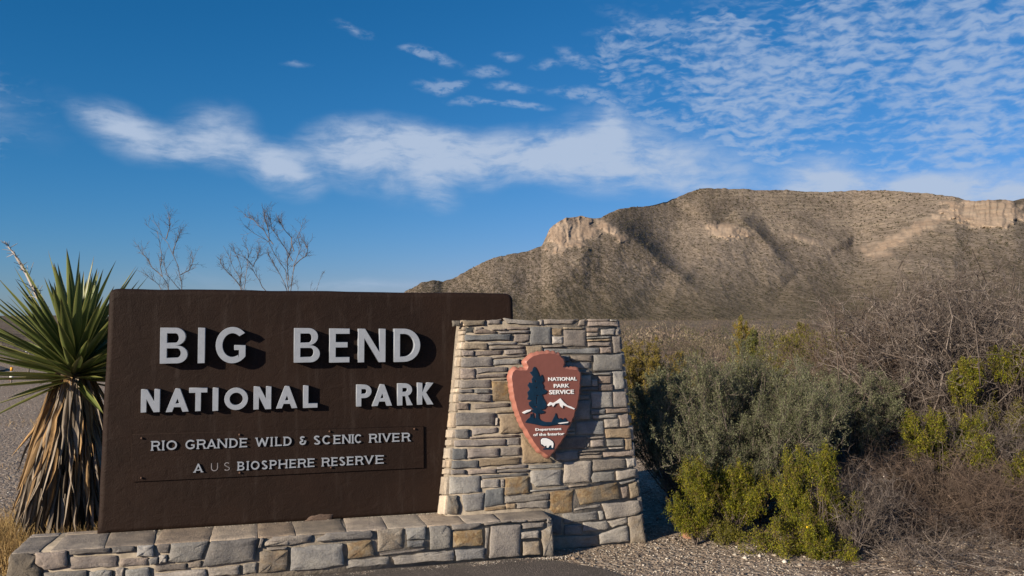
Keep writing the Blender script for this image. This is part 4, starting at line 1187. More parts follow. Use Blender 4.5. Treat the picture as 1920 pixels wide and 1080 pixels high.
def text_line(s, x0, x1, yt, yb, bold=.010):
    """raised lettering set in Blender's built-in typeface, fitted to the box"""
    cu = bpy.data.curves.new('lettering', 'FONT'); cu.body = s; cu.fill_mode = 'BOTH'; cu.resolution_u = 3; cu.offset = bold; cu.extrude = .001
    ob = bpy.data.objects.new('lettering', cu); COL.objects.link(ob)
    me = bpy.data.meshes.new_from_object(ob)
    bpy.data.objects.remove(ob); bpy.data.curves.remove(cu)
    V = np.zeros(len(me.vertices) * 3, np.float32); me.vertices.foreach_get('co', V); V = V.reshape(-1, 3).astype(float)
    a = AP.hit(ex(x0), ey(yb)); b = AP.hit(ex(x1), ey(yt))
    mn, mx = V.min(0), V.max(0)
    base0 = 0.0 if s.isupper() else mn[1]
    V[:, 0] = a[0] + (V[:, 0] - mn[0]) / (mx[0] - mn[0]) * (b[0] - a[0])
    V[:, 1] = a[1] + (V[:, 1] - mn[1]) / (mx[1] - mn[1]) * (b[1] - a[1])
    V[:, 2] = np.where(V[:, 2] > 0, .006, -.001)
    c = V.mean(0); og = AP.pt(c[0], c[1])
    me.vertices.foreach_set('co', frame_map(V, AP, 0, og).astype(np.float32).ravel())
    me.materials.clear(); me.materials.append(M_WHITE); me.update()
    o = link('lettering', me, emb, og); o['label'] = 'raised white words ' + s
text_line('NATIONAL', 440, 680, 300, 335, .022); text_line('PARK', 487, 617, 357, 392, .022); text_line('SERVICE', 448, 655, 407, 448, .022)
text_line('Department', 333, 550, 726, 762, .02); text_line('of the Interior', 315, 575, 766, 800, .02)
# ------------------------------------------------------------------ vegetation tools
def tubes(segs):
    """segs (n,8): p0 p1 r0 r1 -> 3-sided tubes"""
    s = np.asarray(segs, float)
    p0, p1, r0, r1 = s[:, :3], s[:, 3:6], s[:, 6:7], s[:, 7:8]
    d = p1 - p0; d /= np.linalg.norm(d, axis=1, keepdims=True) + 1e-9
    ref = np.where(np.abs(d[:, 2:3]) > .9, np.array([[1., 0, 0]]), np.array([[0., 0, 1]]))
    a = np.cross(d, ref); a /= np.linalg.norm(a, axis=1, keepdims=True) + 1e-9
    b = np.cross(d, a)
    V = []
    for p, r_ in ((p0, r0), (p1, r1)):
        for k in range(3):
            th = 2 * math.pi * k / 3
            V.append(p + (a * math.cos(th) + b * math.sin(th)) * r_)
    n = len(s)
    V = np.stack(V, 1).reshape(-1, 3)
    o = (np.arange(n) * 6)[:, None]
    F = np.concatenate([o + np.array([[k, (k + 1) % 3, 3 + (k + 1) % 3, 3 + k]]) for k in range(3)])
    return V, F

def leaves(P, D, L, W, rng):
    """quads at P growing along D (n,3), length L, width W (n,)"""
    n = len(P)
    D = D / (np.linalg.norm(D, axis=1, keepdims=True) + 1e-9)
    rr_ = rng.normal(size=(n, 3)); a = np.cross(D, rr_); a /= np.linalg.norm(a, axis=1, keepdims=True) + 1e-9
    L = L[:, None]; W = W[:, None]
    V = np.stack([P, P + D * L * .55 + a * W * .5, P + D * L, P + D * L * .5 - a * W * .5], 1).reshape(-1, 3)
    F = (np.arange(n) * 4)[:, None] + np.arange(4)[None]
    return V, F

def cols(n, base, var, rng, per):
    """per-leaf colours repeated for each vertex; base = list of colours to mix"""
    base = np.array(base); k = rng.integers(0, len(base), n)
    f = rng.uniform(1 - var, 1 + var, (n, 1))
    return np.repeat(base[k] * f, per, 0)

M_LEAF = leafmat('small_leaf', trans=.22)
M_TWIG = leafmat('twig_bark', trans=0.0, rough=.9)

def grow(base, R, H, nstem, nsub, nss, rng, spread=.55, up=.35, r0=.009, wig=.10, zmin=.35, sub_len=.28, lean=(0, 0), flat=1.0, low=0.0, lobes=None):
    """shrub skeleton. Returns segments array and tips (pos, dir)"""
    segs = []; tips = []
    base = np.array(base, float)
    for s in range(nstem):
        th = rng.uniform(0, 2 * math.pi); rho = math.sqrt(rng.uniform(0.02, 1))
        zt_ = zmin + (1 - zmin) * math.sqrt(max(0, 1 - rho ** 2)) ** flat * rng.uniform(.75, 1.0)
        zt_ = max(zt_, zmin * rng.uniform(.5, 1.1))
        tgt = base + np.array([R * rho * math.cos(th) + lean[0], R * rho * math.sin(th) + lean[1], H * zt_])
        if lobes is not None:
            lc, lr = lobes[s % len(lobes)]
            q_ = rng.normal(size=3); q_ /= np.linalg.norm(q_); q_ *= rng.uniform(.2, 1) ** .4; q_[2] = abs(q_[2]) * 1.0 if rng.random() < .75 else q_[2]
            tgt = np.array(lc) + q_ * lr
        b0 = base + np.array([math.cos(th), math.sin(th), 0]) * rng.uniform(0, .12) * R
        ctrl = b0 * .5 + tgt * .5 + np.array([0, 0, H * rng.uniform(-.1, .22)]) + rng.normal(size=3) * R * .10
        npts = 7
        T = np.linspace(0, 1, npts)[:, None]
        C = (1 - T) ** 2 * b0 + 2 * T * (1 - T) * ctrl + T * T * tgt
        C[1:] += rng.normal(size=(npts - 1, 3)) * wig * R * .18
        rad = r0 * (1 - .8 * T[:, 0]) * rng.uniform(.7, 1.3)
        for k in range(npts - 1): segs.append((*C[k], *C[k + 1], rad[k], rad[k + 1]))
        tips.append((C[-1], C[-1] - C[-2]))
        for q in range(nsub):
            t = rng.uniform(max(.18, low), 1.0) ** .8
            f = t * (npts - 1); k = min(int(f), npts - 2); p = C[k] + (C[k + 1] - C[k]) * (f - k)
            d = (C[k + 1] - C[k]); d /= np.linalg.norm(d) + 1e-9
            dd = d * (1 - spread) + rng.normal(size=3) * spread + np.array([0, 0, up]); dd /= np.linalg.norm(dd) + 1e-9
            L = R * sub_len * rng.uniform(.5, 1.2) * (1.2 - .5 * t)
            pts = [p]
            for w in range(3):
                dd = dd + rng.normal(size=3) * wig * 2.2 + np.array([0, 0, up * .12]); dd /= np.linalg.norm(dd)
                pts.append(pts[-1] + dd * L / 3)
            rb = r0 * .34 * rng.uniform(.7, 1.2)
            for w in range(3): segs.append((*pts[w], *pts[w + 1], rb * (1 - w * .25), rb * (1 - (w + 1) * .25)))
            tips.append((pts[-1], dd))
            for z in range(nss):
                w = rng.integers(0, 3); fr = rng.uniform(); pp = pts[w] * (1 - fr) + pts[w + 1] * fr
                d3 = (pts[w + 1] - pts[w]); d3 /= np.linalg.norm(d3) + 1e-9
                d3 = d3 * .5 + rng.normal(size=3) * .5 + np.array([0, 0, up * .8]); d3 /= np.linalg.norm(d3)
                l3 = L * rng.uniform(.2, .55)
                e1 = pp + d3 * l3 * .5; d4 = d3 + rng.normal(size=3) * wig * 2 + np.array([0, 0, up * .2]); d4 /= np.linalg.norm(d4)
                e2 = e1 + d4 * l3 * .5
                r3 = r0 * .15
                segs.append((*pp, *e1, r3, r3 * .75)); segs.append((*e1, *e2, r3 * .75, r3 * .4))
                tips.append((e2, d4)); tips.append((e1, d3))
    return np.array(segs), tips

def make_shrub(name, label, cat, px, depth, R, H, seed, leafcol, twigcol, nstem=40, nsub=8, nss=4, nleaf=10, leafL=.014, leafW=.005, group=None, jit=.02, backlen=.05, flowers=0, base=None, **kw):
    rng = np.random.default_rng(seed)
    b = base if base is not None else ground_pt(px, depth)
    root = empty(name, tuple(b), label, cat, group)
    lobes = kw.pop('lobes', None)
    if lobes:      # foliage masses, given where they stand: (photo x, top y, width, height) at this depth
        LL = []
        for (lx, ly, lw, lh) in lobes:
            dd_ = depth + rng.uniform(-.5, .5) * R
            top = at_depth(lx, ly, dd_); k_ = dd_ / FPX
            rz = lh * k_ / 2
            LL.append((top - [0, 0, rz * 1.1], np.array([lw * k_ / 2, lw * k_ / 2, rz * .9])))
        kw['lobes'] = LL
    segs, tips = grow(b, R, H, nstem, nsub, nss, rng, **kw)
    segs[:, 2] = np.maximum(segs[:, 2], b[2] - .02); segs[:, 5] = np.maximum(segs[:, 5], b[2] + .002)
    V, F = tubes(segs)
    link('branches', npmesh('branches', V - b, F, M_TWIG, False, {'col': ('POINT', cols(len(segs), twigcol, .3, rng, 6))}), root, b)
    if nleaf and leafcol:
        P = np.array([t[0] for t in tips]); D = np.array([t[1] for t in tips]); D /= np.linalg.norm(D, axis=1, keepdims=True) + 1e-9
        idx = np.repeat(np.arange(len(P)), nleaf)
        n = len(idx)
        back = rng.uniform(0, 1, n)[:, None]
        PP = P[idx] - D[idx] * back * backlen + rng.normal(size=(n, 3)) * jit * .5
        DD = D[idx] * .6 + rng.normal(size=(n, 3)) * .6 + np.array([0, 0, .35])
        sz = rng.uniform(.6, 1.3, n)
        V, F = leaves(PP, DD, leafL * sz, leafW * sz, rng)
        # each spray keeps one tint
        sp = rng.uniform(.75, 1.25, (len(P), 1)); basec = np.array(leafcol); kk = rng.integers(0, len(basec), len(P))
        c = (basec[kk] * sp)[idx] * rng.uniform(.8, 1.2, (n, 1))
        link('leaves', npmesh('leaves', V - b, F, M_LEAF, False, {'col': ('POINT', np.repeat(c, 4, 0))}), root, b)
    if flowers:
        P = np.array([t[0] for t in tips]); P = P[P[:, 1] < b[1] + .05]; P = P[rng.integers(0, len(P), flowers)]
        V, F = leaves(np.zeros((5, 3)), rng.normal(size=(5, 3)) + [0, 0, .5], np.full(5, .013), np.full(5, .010), rng)
        fme = npmesh('flower', V, F, M_LEAF, False, {'col': ('POINT', np.tile([[.75, .52, .02]], (len(V), 1)))})
        for p_ in P:
            o_ = link('flower', fme, root, p_ + [0, 0, .006]); o_.rotation_euler = (0, 0, rng.uniform(0, 6))
    return root

def ground_pt(px, depth):
    x = (px - 960) / (FPX * math.cos(PITCH)) * depth
    return np.array([x, depth, float(gz(x, depth))])

CREO = [(.165, .168, .010), (.115, .130, .009), (.235, .215, .016), (.060, .072, .009), (.13, .095, .03)]
CREO_D = [(.13, .125, .016), (.095, .095, .014), (.17, .15, .02)]
SAGE = [(.150, .162, .088), (.115, .128, .068), (.205, .212, .125), (.075, .086, .042)]
BARK = [(.11, .085, .07), (.15, .12, .10), (.075, .06, .05)]
GREYBARK = [(.165, .138, .120), (.115, .093, .080), (.215, .183, .162), (.08, .063, .053)]
BROWNBARK = [(.115, .082, .062), (.078, .055, .042), (.155, .116, .09)]

# big grey-green bush beside the pillar
sg_ = dict(flat=.5, zmin=.18, low=.05, r0=.008)
make_shrub('sage_bush', 'large silvery grey-green bush between the stone pillar and the bare thicket', 'bush', 1400, 6.75, .85, 1.38, 11, SAGE, GREYBARK, 150, 11, 6, 13, .014, .0038, sub_len=.34, spread=.5, up=.6, low=.35, r0=.008,
           lobes=[(1300, 668, 120, 130), (1390, 645, 110, 140), (1460, 655, 120, 150), (1530, 690, 110, 160), (1280, 740, 150, 150), (1370, 730, 150, 160), (1470, 750, 150, 150), (1330, 830, 180, 110), (1450, 850, 180, 100), (1400, 690, 200, 200)])
make_shrub('sage_bush', 'dark shaded grey-green bush tucked right behind the stone pillar', 'bush', 1262, 7.7, .55, 1.15, 12, SAGE, BARK, 80, 11, 5, 8, .017, .0065, sub_len=.26, **sg_)
make_shrub('sage_bush', 'low grey-green bush at the foot of the larger one, behind the bright green bushes', 'bush', 1340, 6.6, .34, .62, 15, SAGE, GREYBARK, 50, 10, 5, 8, .016, .006, sub_len=.3, **sg_)
make_shrub('sage_bush', 'grey-green bush half hidden behind the brown twigs of the thicket', 'bush', 1590, 7.9, .60, 1.12, 16, SAGE, GREYBARK, 60, 11, 6, 8, .014, .005, sub_len=.26, **sg_)
make_shrub('creosote_bush', 'olive brown bush rising behind the right shoulder of the pillar', 'bush', 1215, 10.4, .60, 1.38, 13, [(.20, .155, .03), (.15, .125, .025), (.23, .17, .04)], BARK, 60, 10, 5, 8, .018, .008, flat=.5, zmin=.3)
make_shrub('creosote_bush', 'olive bush with upright sprays behind the grey-green bush', 'bush', 1530, 10.2, .9, 1.35, 14, CREO_D, BARK, 60, 10, 5, 7, .018, .008, flat=.5, zmin=.3)
# the bare grey thicket
make_shrub('mesquite_thicket', 'tall leafless grey thicket of tangled branches at the right', 'bush', 1790, 8.3, 1.5, 2.2, 21, None, GREYBARK, 130, 16, 10, 0, flat=.7, zmin=.15, r0=.014, wig=.22, spread=.7, up=.18, sub_len=.30, low=.05)
make_shrub('mesquite_thicket', 'leafless brown thicket reaching over the grey-green bush', 'bush', 1620, 9.0, 1.0, 1.72, 22, None, BROWNBARK, 90, 15, 9, 0, flat=.6, zmin=.15, r0=.010, wig=.18, spread=.65, up=.2)
make_shrub('mesquite_thicket', 'leafless thicket at the right edge of the view', 'bush', 2060, 8.8, 1.4, 2.0, 23, None, GREYBARK, 80, 14, 8, 0, flat=.6, zmin=.2, r0=.014, wig=.2, spread=.7, up=.2)
make_shrub('dead_brush', 'wide low heap of dead brown twigs in front of the thicket', 'brush', 1730, 6.7, 1.1, .50, 24, None, BROWNBARK, 90, 14, 7, 0, flat=.5, zmin=.15, r0=.006, wig=.25, spread=.8, up=.02, sub_len=.30)
make_shrub('dead_brush', 'sparse dead upright twigs right of the brightest green bush', 'brush', 1620, 5.95, .42, .55, 25, None, GREYBARK, 36, 11, 6, 0, flat=.5, zmin=.3, r0=.005, wig=.2, spread=.6, up=.2, sub_len=.5)
make_shrub('dead_brush', 'thin scatter of dead twigs along the gravel below the wide brown heap', 'brush', 1720, 5.7, .8, .15, 29, None, GREYBARK, 44, 9, 5, 0, flat=.5, zmin=.2, r0=.004, wig=.25, spread=.85, up=.0, sub_len=.3)
make_shrub('dead_brush', 'dry twigs rising among the largest bright green bush', 'brush', 1590, 5.75, .26, .50, 45, None, GREYBARK, 26, 9, 6, 0, flat=.5, zmin=.4, r0=.004, wig=.2, spread=.5, up=.4, sub_len=.5)
make_shrub('dead_brush', 'flattened dead twigs at the bottom right corner', 'brush', 1900, 6.2, .8, .36, 26, None, BROWNBARK, 44, 11, 6, 0, flat=.5, zmin=.2, r0=.005, wig=.25, spread=.8, up=.02, sub_len=.4)
make_shrub('dead_brush', 'dark dead twigs between the pillar foot and the green bushes', 'brush', 1275, 7.2, .35, .60, 27, None, BARK, 40, 11, 6, 0, flat=.5, zmin=.2, r0=.005, wig=.22, spread=.7, up=.1, sub_len=.4)
make_shrub('dead_brush', 'grey dead branches filling the middle right under the thicket', 'brush', 1850, 7.4, .9, .80, 28, None, GREYBARK, 70, 13, 7, 0, flat=.5, zmin=.2, r0=.007, wig=.25, spread=.75, up=.05, sub_len=.35)
# bright creosote bushes
cr = dict(spread=.38, up=.85, wig=.10, jit=.011, backlen=.10, flat=.5)
make_shrub('creosote_bush', 'bright yellow-green bush with tiny yellow flowers, largest in the foreground', 'bush', 1525, 5.8, .40, .74, 31, CREO, BARK, 66, 9, 5, 12, .013, .0042, r0=.004, flowers=14, sub_len=.26, low=.5,
           lobes=[(1488, 828, 52, 80), (1545, 824, 62, 90), (1455, 880, 70, 80), (1520, 885, 110, 90), (1580, 905, 70, 100), (1490, 940, 110, 90), (1560, 975, 90, 90), (1520, 1010, 80, 60)], **cr)
make_shrub('creosote_bush', 'bright green bush just right of the pillar foot, spreading left', 'bush', 1365, 6.15, .38, .60, 32, CREO, BARK, 60, 9, 5, 12, .013, .0042, r0=.004, sub_len=.26, low=.5,
           lobes=[(1296, 850, 60, 80), (1340, 868, 56, 80), (1383, 846, 44, 90), (1415, 880, 50, 80), (1360, 905, 110, 60), (1310, 900, 70, 60)], **cr)
make_shrub('creosote_bush', 'small green tuft nearest the pillar foot', 'bush', 1300, 6.0, .17, .30, 33, CREO, BARK, 30, 8, 4, 15, .013, .0042, r0=.003, sub_len=.4, low=.4,
           lobes=[(1268, 925, 34, 60), (1290, 945, 50, 50), (1318, 930, 40, 50)], **cr)
make_shrub('creosote_bush', 'low sparse green tuft on the gravel in front of the bright bushes', 'bush', 1440, 5.75, .22, .13, 34, CREO, BARK, 18, 6, 3, 8, .012, .005, zmin=.2, r0=.003, sub_len=.35, low=.1, **cr)
make_shrub('creosote_bush', 'scrawny green tuft on the gravel left of the low sparse one', 'bush', 1350, 6.0, .16, .16, 44, CREO_D, BARK, 14, 6, 3, 7, .012, .005, zmin=.2, r0=.003, sub_len=.4, low=.1, **cr)
make_shrub('creosote_bush', 'yellow-green bush poking through the bare thicket, middle right', 'bush', 1750, 7.0, .34, .92, 35, CREO, BARK, 44, 8, 5, 9, .014, .006, r0=.006, sub_len=.30, low=.6,
           lobes=[(1700, 775, 50, 60), (1735, 760, 70, 50), (1760, 800, 80, 60), (1830, 770, 50, 70), (1850, 800, 40, 60)], **cr)
make_shrub('creosote_bush', 'yellow-green bush cut by the right edge of the view, lower', 'bush', 1930, 6.9, .24, .68, 36, CREO, BARK, 30, 8, 5, 9, .014, .006, r0=.006, sub_len=.36, low=.5,
           lobes=[(1905, 838, 50, 80), (1940, 850, 70, 80), (1900, 880, 50, 50)], **cr)
make_shrub('creosote_bush', 'small bright clump showing high inside the thicket', 'bush', 1812, 7.4, .15, 1.28, 37, CREO, BARK, 16, 8, 5, 9, .014, .006, r0=.006, sub_len=.6, low=.8,
           lobes=[(1800, 672, 30, 40), (1818, 664, 34, 40), (1800, 700, 40, 30)], **cr)
make_shrub('creosote_bush', 'bright clump at the right edge above the thicket', 'bush', 1920, 7.5, .20, 1.42, 38, CREO, BARK, 20, 8, 5, 9, .014, .006, r0=.006, sub_len=.45, low=.8,
           lobes=[(1870, 650, 40, 30), (1910, 645, 40, 40), (1940, 655, 60, 50)], **cr)
make_shrub('creosote_bush', 'dim olive bush showing through the lower right branches', 'bush', 1860, 7.6, .40, .9, 39, CREO_D, BARK, 30, 9, 4, 8, .014, .006, zmin=.4, r0=.006, sub_len=.34, low=.3, **cr)
# upright young shrubs beyond
make_shrub('upright_shrub', 'slim yellowish upright shrub standing above the grey-green bush', 'shrub', 1388, 13.5, .16, 1.60, 41, [(.24, .17, .03), (.16, .15, .03)], BARK, 14, 10, 4, 9, .022, .011, flat=.3, zmin=.55, r0=.008, sub_len=1.0, spread=.35, up=.8)
make_shrub('upright_shrub', 'slim dark green upright shrub beside the yellowish one', 'shrub', 1412, 13.0, .14, 1.42, 42, [(.07, .085, .02), (.12, .12, .03)], BARK, 12, 10, 4, 9, .022, .011, flat=.3, zmin=.5, r0=.008, sub_len=1.0, spread=.35, up=.8)
make_shrub('upright_shrub', 'slim olive upright shrub left of the bare thicket', 'shrub', 1500, 13.5, .20, 1.55, 43, [(.13, .12, .02), (.18, .15, .03)], BARK, 14, 10, 4, 8, .022, .011, flat=.3, zmin=.5, r0=.008, sub_len=.9, spread=.35, up=.8)

# bare shrubs whose tops show over the sign
def traced(name, label, depth, lines, seed, twn=17, r0=.006, L=.15):
    rng = np.random.default_rng(seed)
    b = at_depth(lines[0][0][0], 620, depth); b[2] = float(gz(b[0], b[1]))
    root = empty(name, tuple(b), label, 'shrub', None)
    segs = []
    for k, ln in enumerate(lines):
        dj = rng.uniform(-.25, .25)
        P = [at_depth(x, y, depth + dj * (i / len(ln))) for i, (x, y) in enumerate(ln)]
        if k < 99 and ln[0][1] >= 540:      # carry the stem down to the ground
            P = [b + rng.normal(size=3) * [.05, .05, 0], P[0] * .5 + b * .5 + rng.normal(size=3) * .03] + P
        n = len(P)
        sub = [P[0]]
        for a_, c_ in zip(P[:-1], P[1:]):
            sub.append(a_ * .5 + c_ * .5 + rng.normal(size=3) * .008); sub.append(c_)
        P = sub; n = len(P)
        for q in range(n - 1):
            segs.append((*P[q], *P[q + 1], r0 * (1 - .8 * q / n), r0 * (1 - .8 * (q + 1) / n)))
        for q in range(twn):
            f = rng.uniform(.25, 1) * (n - 1); i_ = min(int(f), n - 2); p = P[i_] + (P[i_ + 1] - P[i_]) * (f - i_)
            d = P[i_ + 1] - P[i_]; d /= np.linalg.norm(d)
            d = d * .75 + rng.normal(size=3) * .42 + np.array([0, 0, .25]); d /= np.linalg.norm(d)
            l = L * rng.uniform(.4, 1.2); pt = p
            for w in range(3):
                e = pt + d * l / 3; segs.append((*pt, *e, .0017 - w * .0004, .0013 - w * .0003)); 
                if w < 2:
                    for zz_ in range(2):
                        d2 = d * .6 + rng.normal(size=3) * .5 + np.array([0, 0, .2]); d2 /= np.linalg.norm(d2)
                        segs.append((*e, *(e + d2 * l * rng.uniform(.2, .5)), .0010, .0006))
                pt = e; d = d + rng.normal(size=3) * .18; d /= np.linalg.norm(d)
    segs = np.array(segs)
    V, F = tubes(segs)
    link('branches', npmesh('branches', V - b, F, M_TWIG, False, {'col': ('POINT', cols(len(segs), BARK, .3, rng, 6))}), root, b)
Q5 = lambda pts: [(200 + x / 3.84, 380 + y / 3.84) for x, y in pts]
traced('bare_shrub', 'leafless shrub rising behind the left part of the sign', 8.8,
       [Q5([(540, 640), (525, 520), (490, 400), (440, 290), (385, 200), (325, 125)]), Q5([(450, 640), (405, 540), (395, 420), (385, 320), (365, 210), (270, 145)]), Q5([(400, 530), (330, 470), (290, 400), (240, 335)]),
        Q5([(480, 370), (500, 290), (540, 190)]), Q5([(430, 260), (455, 180), (452, 100)]), Q5([(530, 520), (590, 490), (625, 410)]), Q5([(545, 640), (470, 560), (420, 470), (415, 380)]), Q5([(390, 620), (350, 570), (290, 520)])], 51)
traced('bare_shrub', 'smaller leafless shrub behind the middle of the sign, left of the tallest', 9.0,
       [Q5([(970, 640), (960, 540), (900, 440), (840, 310)]), Q5([(1150, 640), (1100, 560), (1055, 490), (1050, 450), (1000, 400), (900, 345)]), Q5([(975, 640), (970, 480), (930, 370)]), Q5([(1055, 460), (1080, 410), (1105, 345)]), Q5([(985, 640), (1000, 540), (1020, 350), (990, 285)]), Q5([(960, 600), (900, 530), (815, 430)])], 52, 20)
traced('bare_shrub', 'tallest leafless shrub behind the middle of the sign', 9.0,
       [Q5([(1310, 640), (1290, 490), (1215, 380), (1165, 280), (1060, 220), (1000, 170)]), Q5([(1170, 280), (1160, 180), (1130, 60)]), Q5([(1325, 640), (1350, 450), (1400, 320), (1375, 240), (1410, 150)]), Q5([(1345, 460), (1440, 380), (1430, 300)]),
        Q5([(1200, 300), (1130, 190), (1070, 130), (985, 80)]), Q5([(1340, 420), (1280, 320), (1190, 190), (1170, 100)]), Q5([(1300, 640), (1260, 540), (1190, 420), (1160, 370)]), Q5([(1350, 350), (1330, 250), (1270, 180), (1250, 140)]), Q5([(1310, 560), (1300, 420), (1330, 300)])], 53, 26)
traced('bare_shrub', 'few thin dry stems poking over the sign right of the tallest shrub', 9.2,
       [Q5([(1510, 660), (1520, 600), (1565, 500)]), Q5([(1470, 660), (1480, 560)]), Q5([(1380, 660), (1375, 550)])], 54, 5, .003, .10)

traced('mesquite_branches', 'dark crooked main branches standing out in front of the bare thicket', 7.7,
       [[(1700, 960), (1690, 860), (1640, 760), (1585, 690), (1560, 620), (1545, 555)], [(1700, 940), (1740, 800), (1770, 720), (1720, 680), (1650, 660), (1600, 640)], [(1790, 950), (1830, 800), (1800, 700), (1740, 620), (1700, 560)],
        [(1850, 960), (1880, 780), (1860, 660), (1890, 580), (1905, 520)], [(1600, 960), (1580, 840), (1572, 700), (1565, 560)], [(1770, 720), (1850, 690), (1915, 600)], [(1900, 960), (1930, 800), (1990, 640)]], 55, 40, .014, .30)

# ------------------------------------------------------------------ scrub plain
def scrub(name, label, n, seed, rmin, rmax, azr, size, colsets, per=70, lsz=(.07, .20), kind='stuff'):
    rng = np.random.default_rng(seed)
    # leaves of one unit puff, several variants
    rr0 = np.exp(rng.uniform(math.log(rmin), math.log(rmax), n)); az_ = np.radians(rng.uniform(azr[0], azr[1], n))
    x = rr0 * np.sin(az_); y = rr0 * np.cos(az_); z = gz(x, y)
    H = rng.uniform(size[0], size[1], n) * (1 + .2 * rng.normal(size=n)).clip(.5, 1.6)
    idx = np.repeat(np.arange(n), per); m = len(idx)
    u = rng.normal(size=(m, 3)); u /= np.linalg.norm(u, axis=1, keepdims=True); u[:, 2] = np.abs(u[:, 2])
    rad = rng.uniform(.3, 1, (m, 1)) ** .5
    P = u * rad * np.array([[.75, .75, 1.0]]) * H[idx][:, None]
    P += np.stack([x, y, z], -1)[idx]
    D = u + rng.normal(size=(m, 3)) * .6 + np.array([0, 0, .2])
    Ln = H[idx] * rng.uniform(lsz[0], lsz[1], m)
    V, F = leaves(P, D, Ln, Ln * .30, rng)
    cs = np.array(colsets); kk = rng.integers(0, len(cs), n)
    c = cs[kk][idx] * rng.uniform(.8, 1.2, (m, 1)) * rng.uniform(.8, 1.2, (n, 1))[idx]
    o = link(name, npmesh(name, V, F, M_LEAF, False, {'col': ('POINT', np.repeat(c, 4, 0))}))
    tag(o, label, 'scrub', None, kind)
SCR = [(.20, .155, .115), (.16, .12, .09), (.12, .095, .07), (.22, .18, .125), (.14, .105, .085), (.085, .08, .04), (.11, .10, .045), (.25, .205, .14)]
scrub('desert_scrub', 'brown and tan desert scrub covering the plain below the mountain', 900, 61, 14, 50, (2, 42), (.40, .85), [tuple(.78 * v for v in c) for c in SCR], 420, lsz=(.05, .12))
scrub('desert_scrub', 'distant low scrub fading to the mountain foot', 2600, 62, 45, 260, (-2, 44), (.5, 1.2), SCR, 85)
scrub('desert_scrub', 'farthest scrub speckling the lower mountain apron', 3500, 63, 260, 900, (-2, 44), (1.2, 2.4), SCR, 26)
scrub('desert_scrub', 'scattered low scrub on the hill at the far left', 900, 64, 45, 300, (-46, -20), (.3, .8), [(.12, .10, .06), (.09, .085, .045), (.15, .12, .08)], 30)

# dark shrubs dotted over the mountain, too many to count
rng = np.random.default_rng(71)
vr = NT_; nc_ = len(colx)
vis = (colx > 740) & (colx < 1960); ci = np.where(vis)[0]
n = 26000
rr_i = (rng.uniform(0, 1, n) ** 1.25 * (vr - 2)).astype(int); cc_i = rng.choice(ci, n)
dens = .35 + .65 * vn(colx[cc_i] / 22, rr_i / 14, 72)
keep = (rng.uniform(size=n) < dens) & (cliff[rr_i, cc_i] < .35)
rr_i, cc_i = rr_i[keep], cc_i[keep]; n = len(rr_i)
t_ = rng.uniform(0, 1, (n, 1)); P = Vm[rr_i, cc_i] * (1 - t_) + Vm[rr_i + 1, cc_i + 1] * t_
k_ = 5; idx = np.repeat(np.arange(n), k_); m = len(idx)
sz = np.linalg.norm(P, axis=1) / 2400 * rng.uniform(1.0, 3.4, n)
u = rng.normal(size=(m, 3)); u[:, 2] = np.abs(u[:, 2]); u /= np.linalg.norm(u, axis=1, keepdims=True)
V, F = leaves(P[idx] + u * sz[idx][:, None] * .3, u, sz[idx] * 1.0, sz[idx] * .8, rng)
c = np.array([(.062, .062, .034), (.085, .075, .045), (.050, .048, .028), (.12, .10, .07)])[rng.integers(0, 4, n)][idx] * rng.uniform(.8, 1.2, (m, 1))
tag(link('mountain_scrub', npmesh('mountain_scrub', V, F, M_LEAF, False, {'col': ('POINT', np.repeat(c, 4, 0))})), 'dark shrubs dotted all over the mountain slopes', 'scrub', None, 'stuff')

# ------------------------------------------------------------------ yucca
yc = at_depth(140, 692, 5.95)
yb = np.array([yc[0], yc[1], float(gz(yc[0], yc[1]))])
yucca = empty('yucca', tuple(yb), 'spiky green yucca with a shaggy skirt of dead leaves left of the sign', 'yucca')
V, F = [], []
seg = 14
for k in range(8):
    z_ = k / 7 * (yc[2] - yb[2]); r_ = .10 + .02 * math.sin(k * 2.1)
    for q in range(seg): V.append((r_ * math.cos(2 * math.pi * q / seg), r_ * math.sin(2 * math.pi * q / seg), z_))
for k in range(7):
    for q in range(seg): F.append((k * seg + q, k * seg + (q + 1) % seg, (k + 1) * seg + (q + 1) % seg, (k + 1) * seg + q))
link('trunk', npmesh('trunk', np.array(V), np.array(F), simple('yucca_trunk', (.07, .05, .035), .95, .01, 40.0, .3)), yucca, yb)
def blade(length, width, curl, cup, seg=9, twist=0.0, base_w=.6, sag=0.0):
    V = []; E = []
    for k in range(seg + 1):
        s = k / seg
        w = width * (base_w + (1 - base_w) * min(1, s / .35)) * (1 - max(0, (s - .45) / .55) ** 1.5) + .0006
        th = twist * s
        c = np.array([0, curl * s * s * length + sag * math.sin(s * 3) * length, length * s * (1 - .3 * abs(curl) * s)])
        a = np.array([math.cos(th), math.sin(th), 0]); b = np.array([-math.sin(th), math.cos(th), 0])
        V += [c - a * w / 2 + b * cup * w, c - a * w * .25 + b * cup * w * .25, c, c + a * w * .25 + b * cup * w * .25, c + a * w / 2 + b * cup * w]
        E += [1, .1, 0, .1, 1]
    F = []
    for k in range(seg):
        for q in range(4): F.append((k * 5 + q, k * 5 + q + 1, k * 5 + q + 6, k * 5 + q + 5))
    return np.array(V), np.array(F), np.array(E, float)
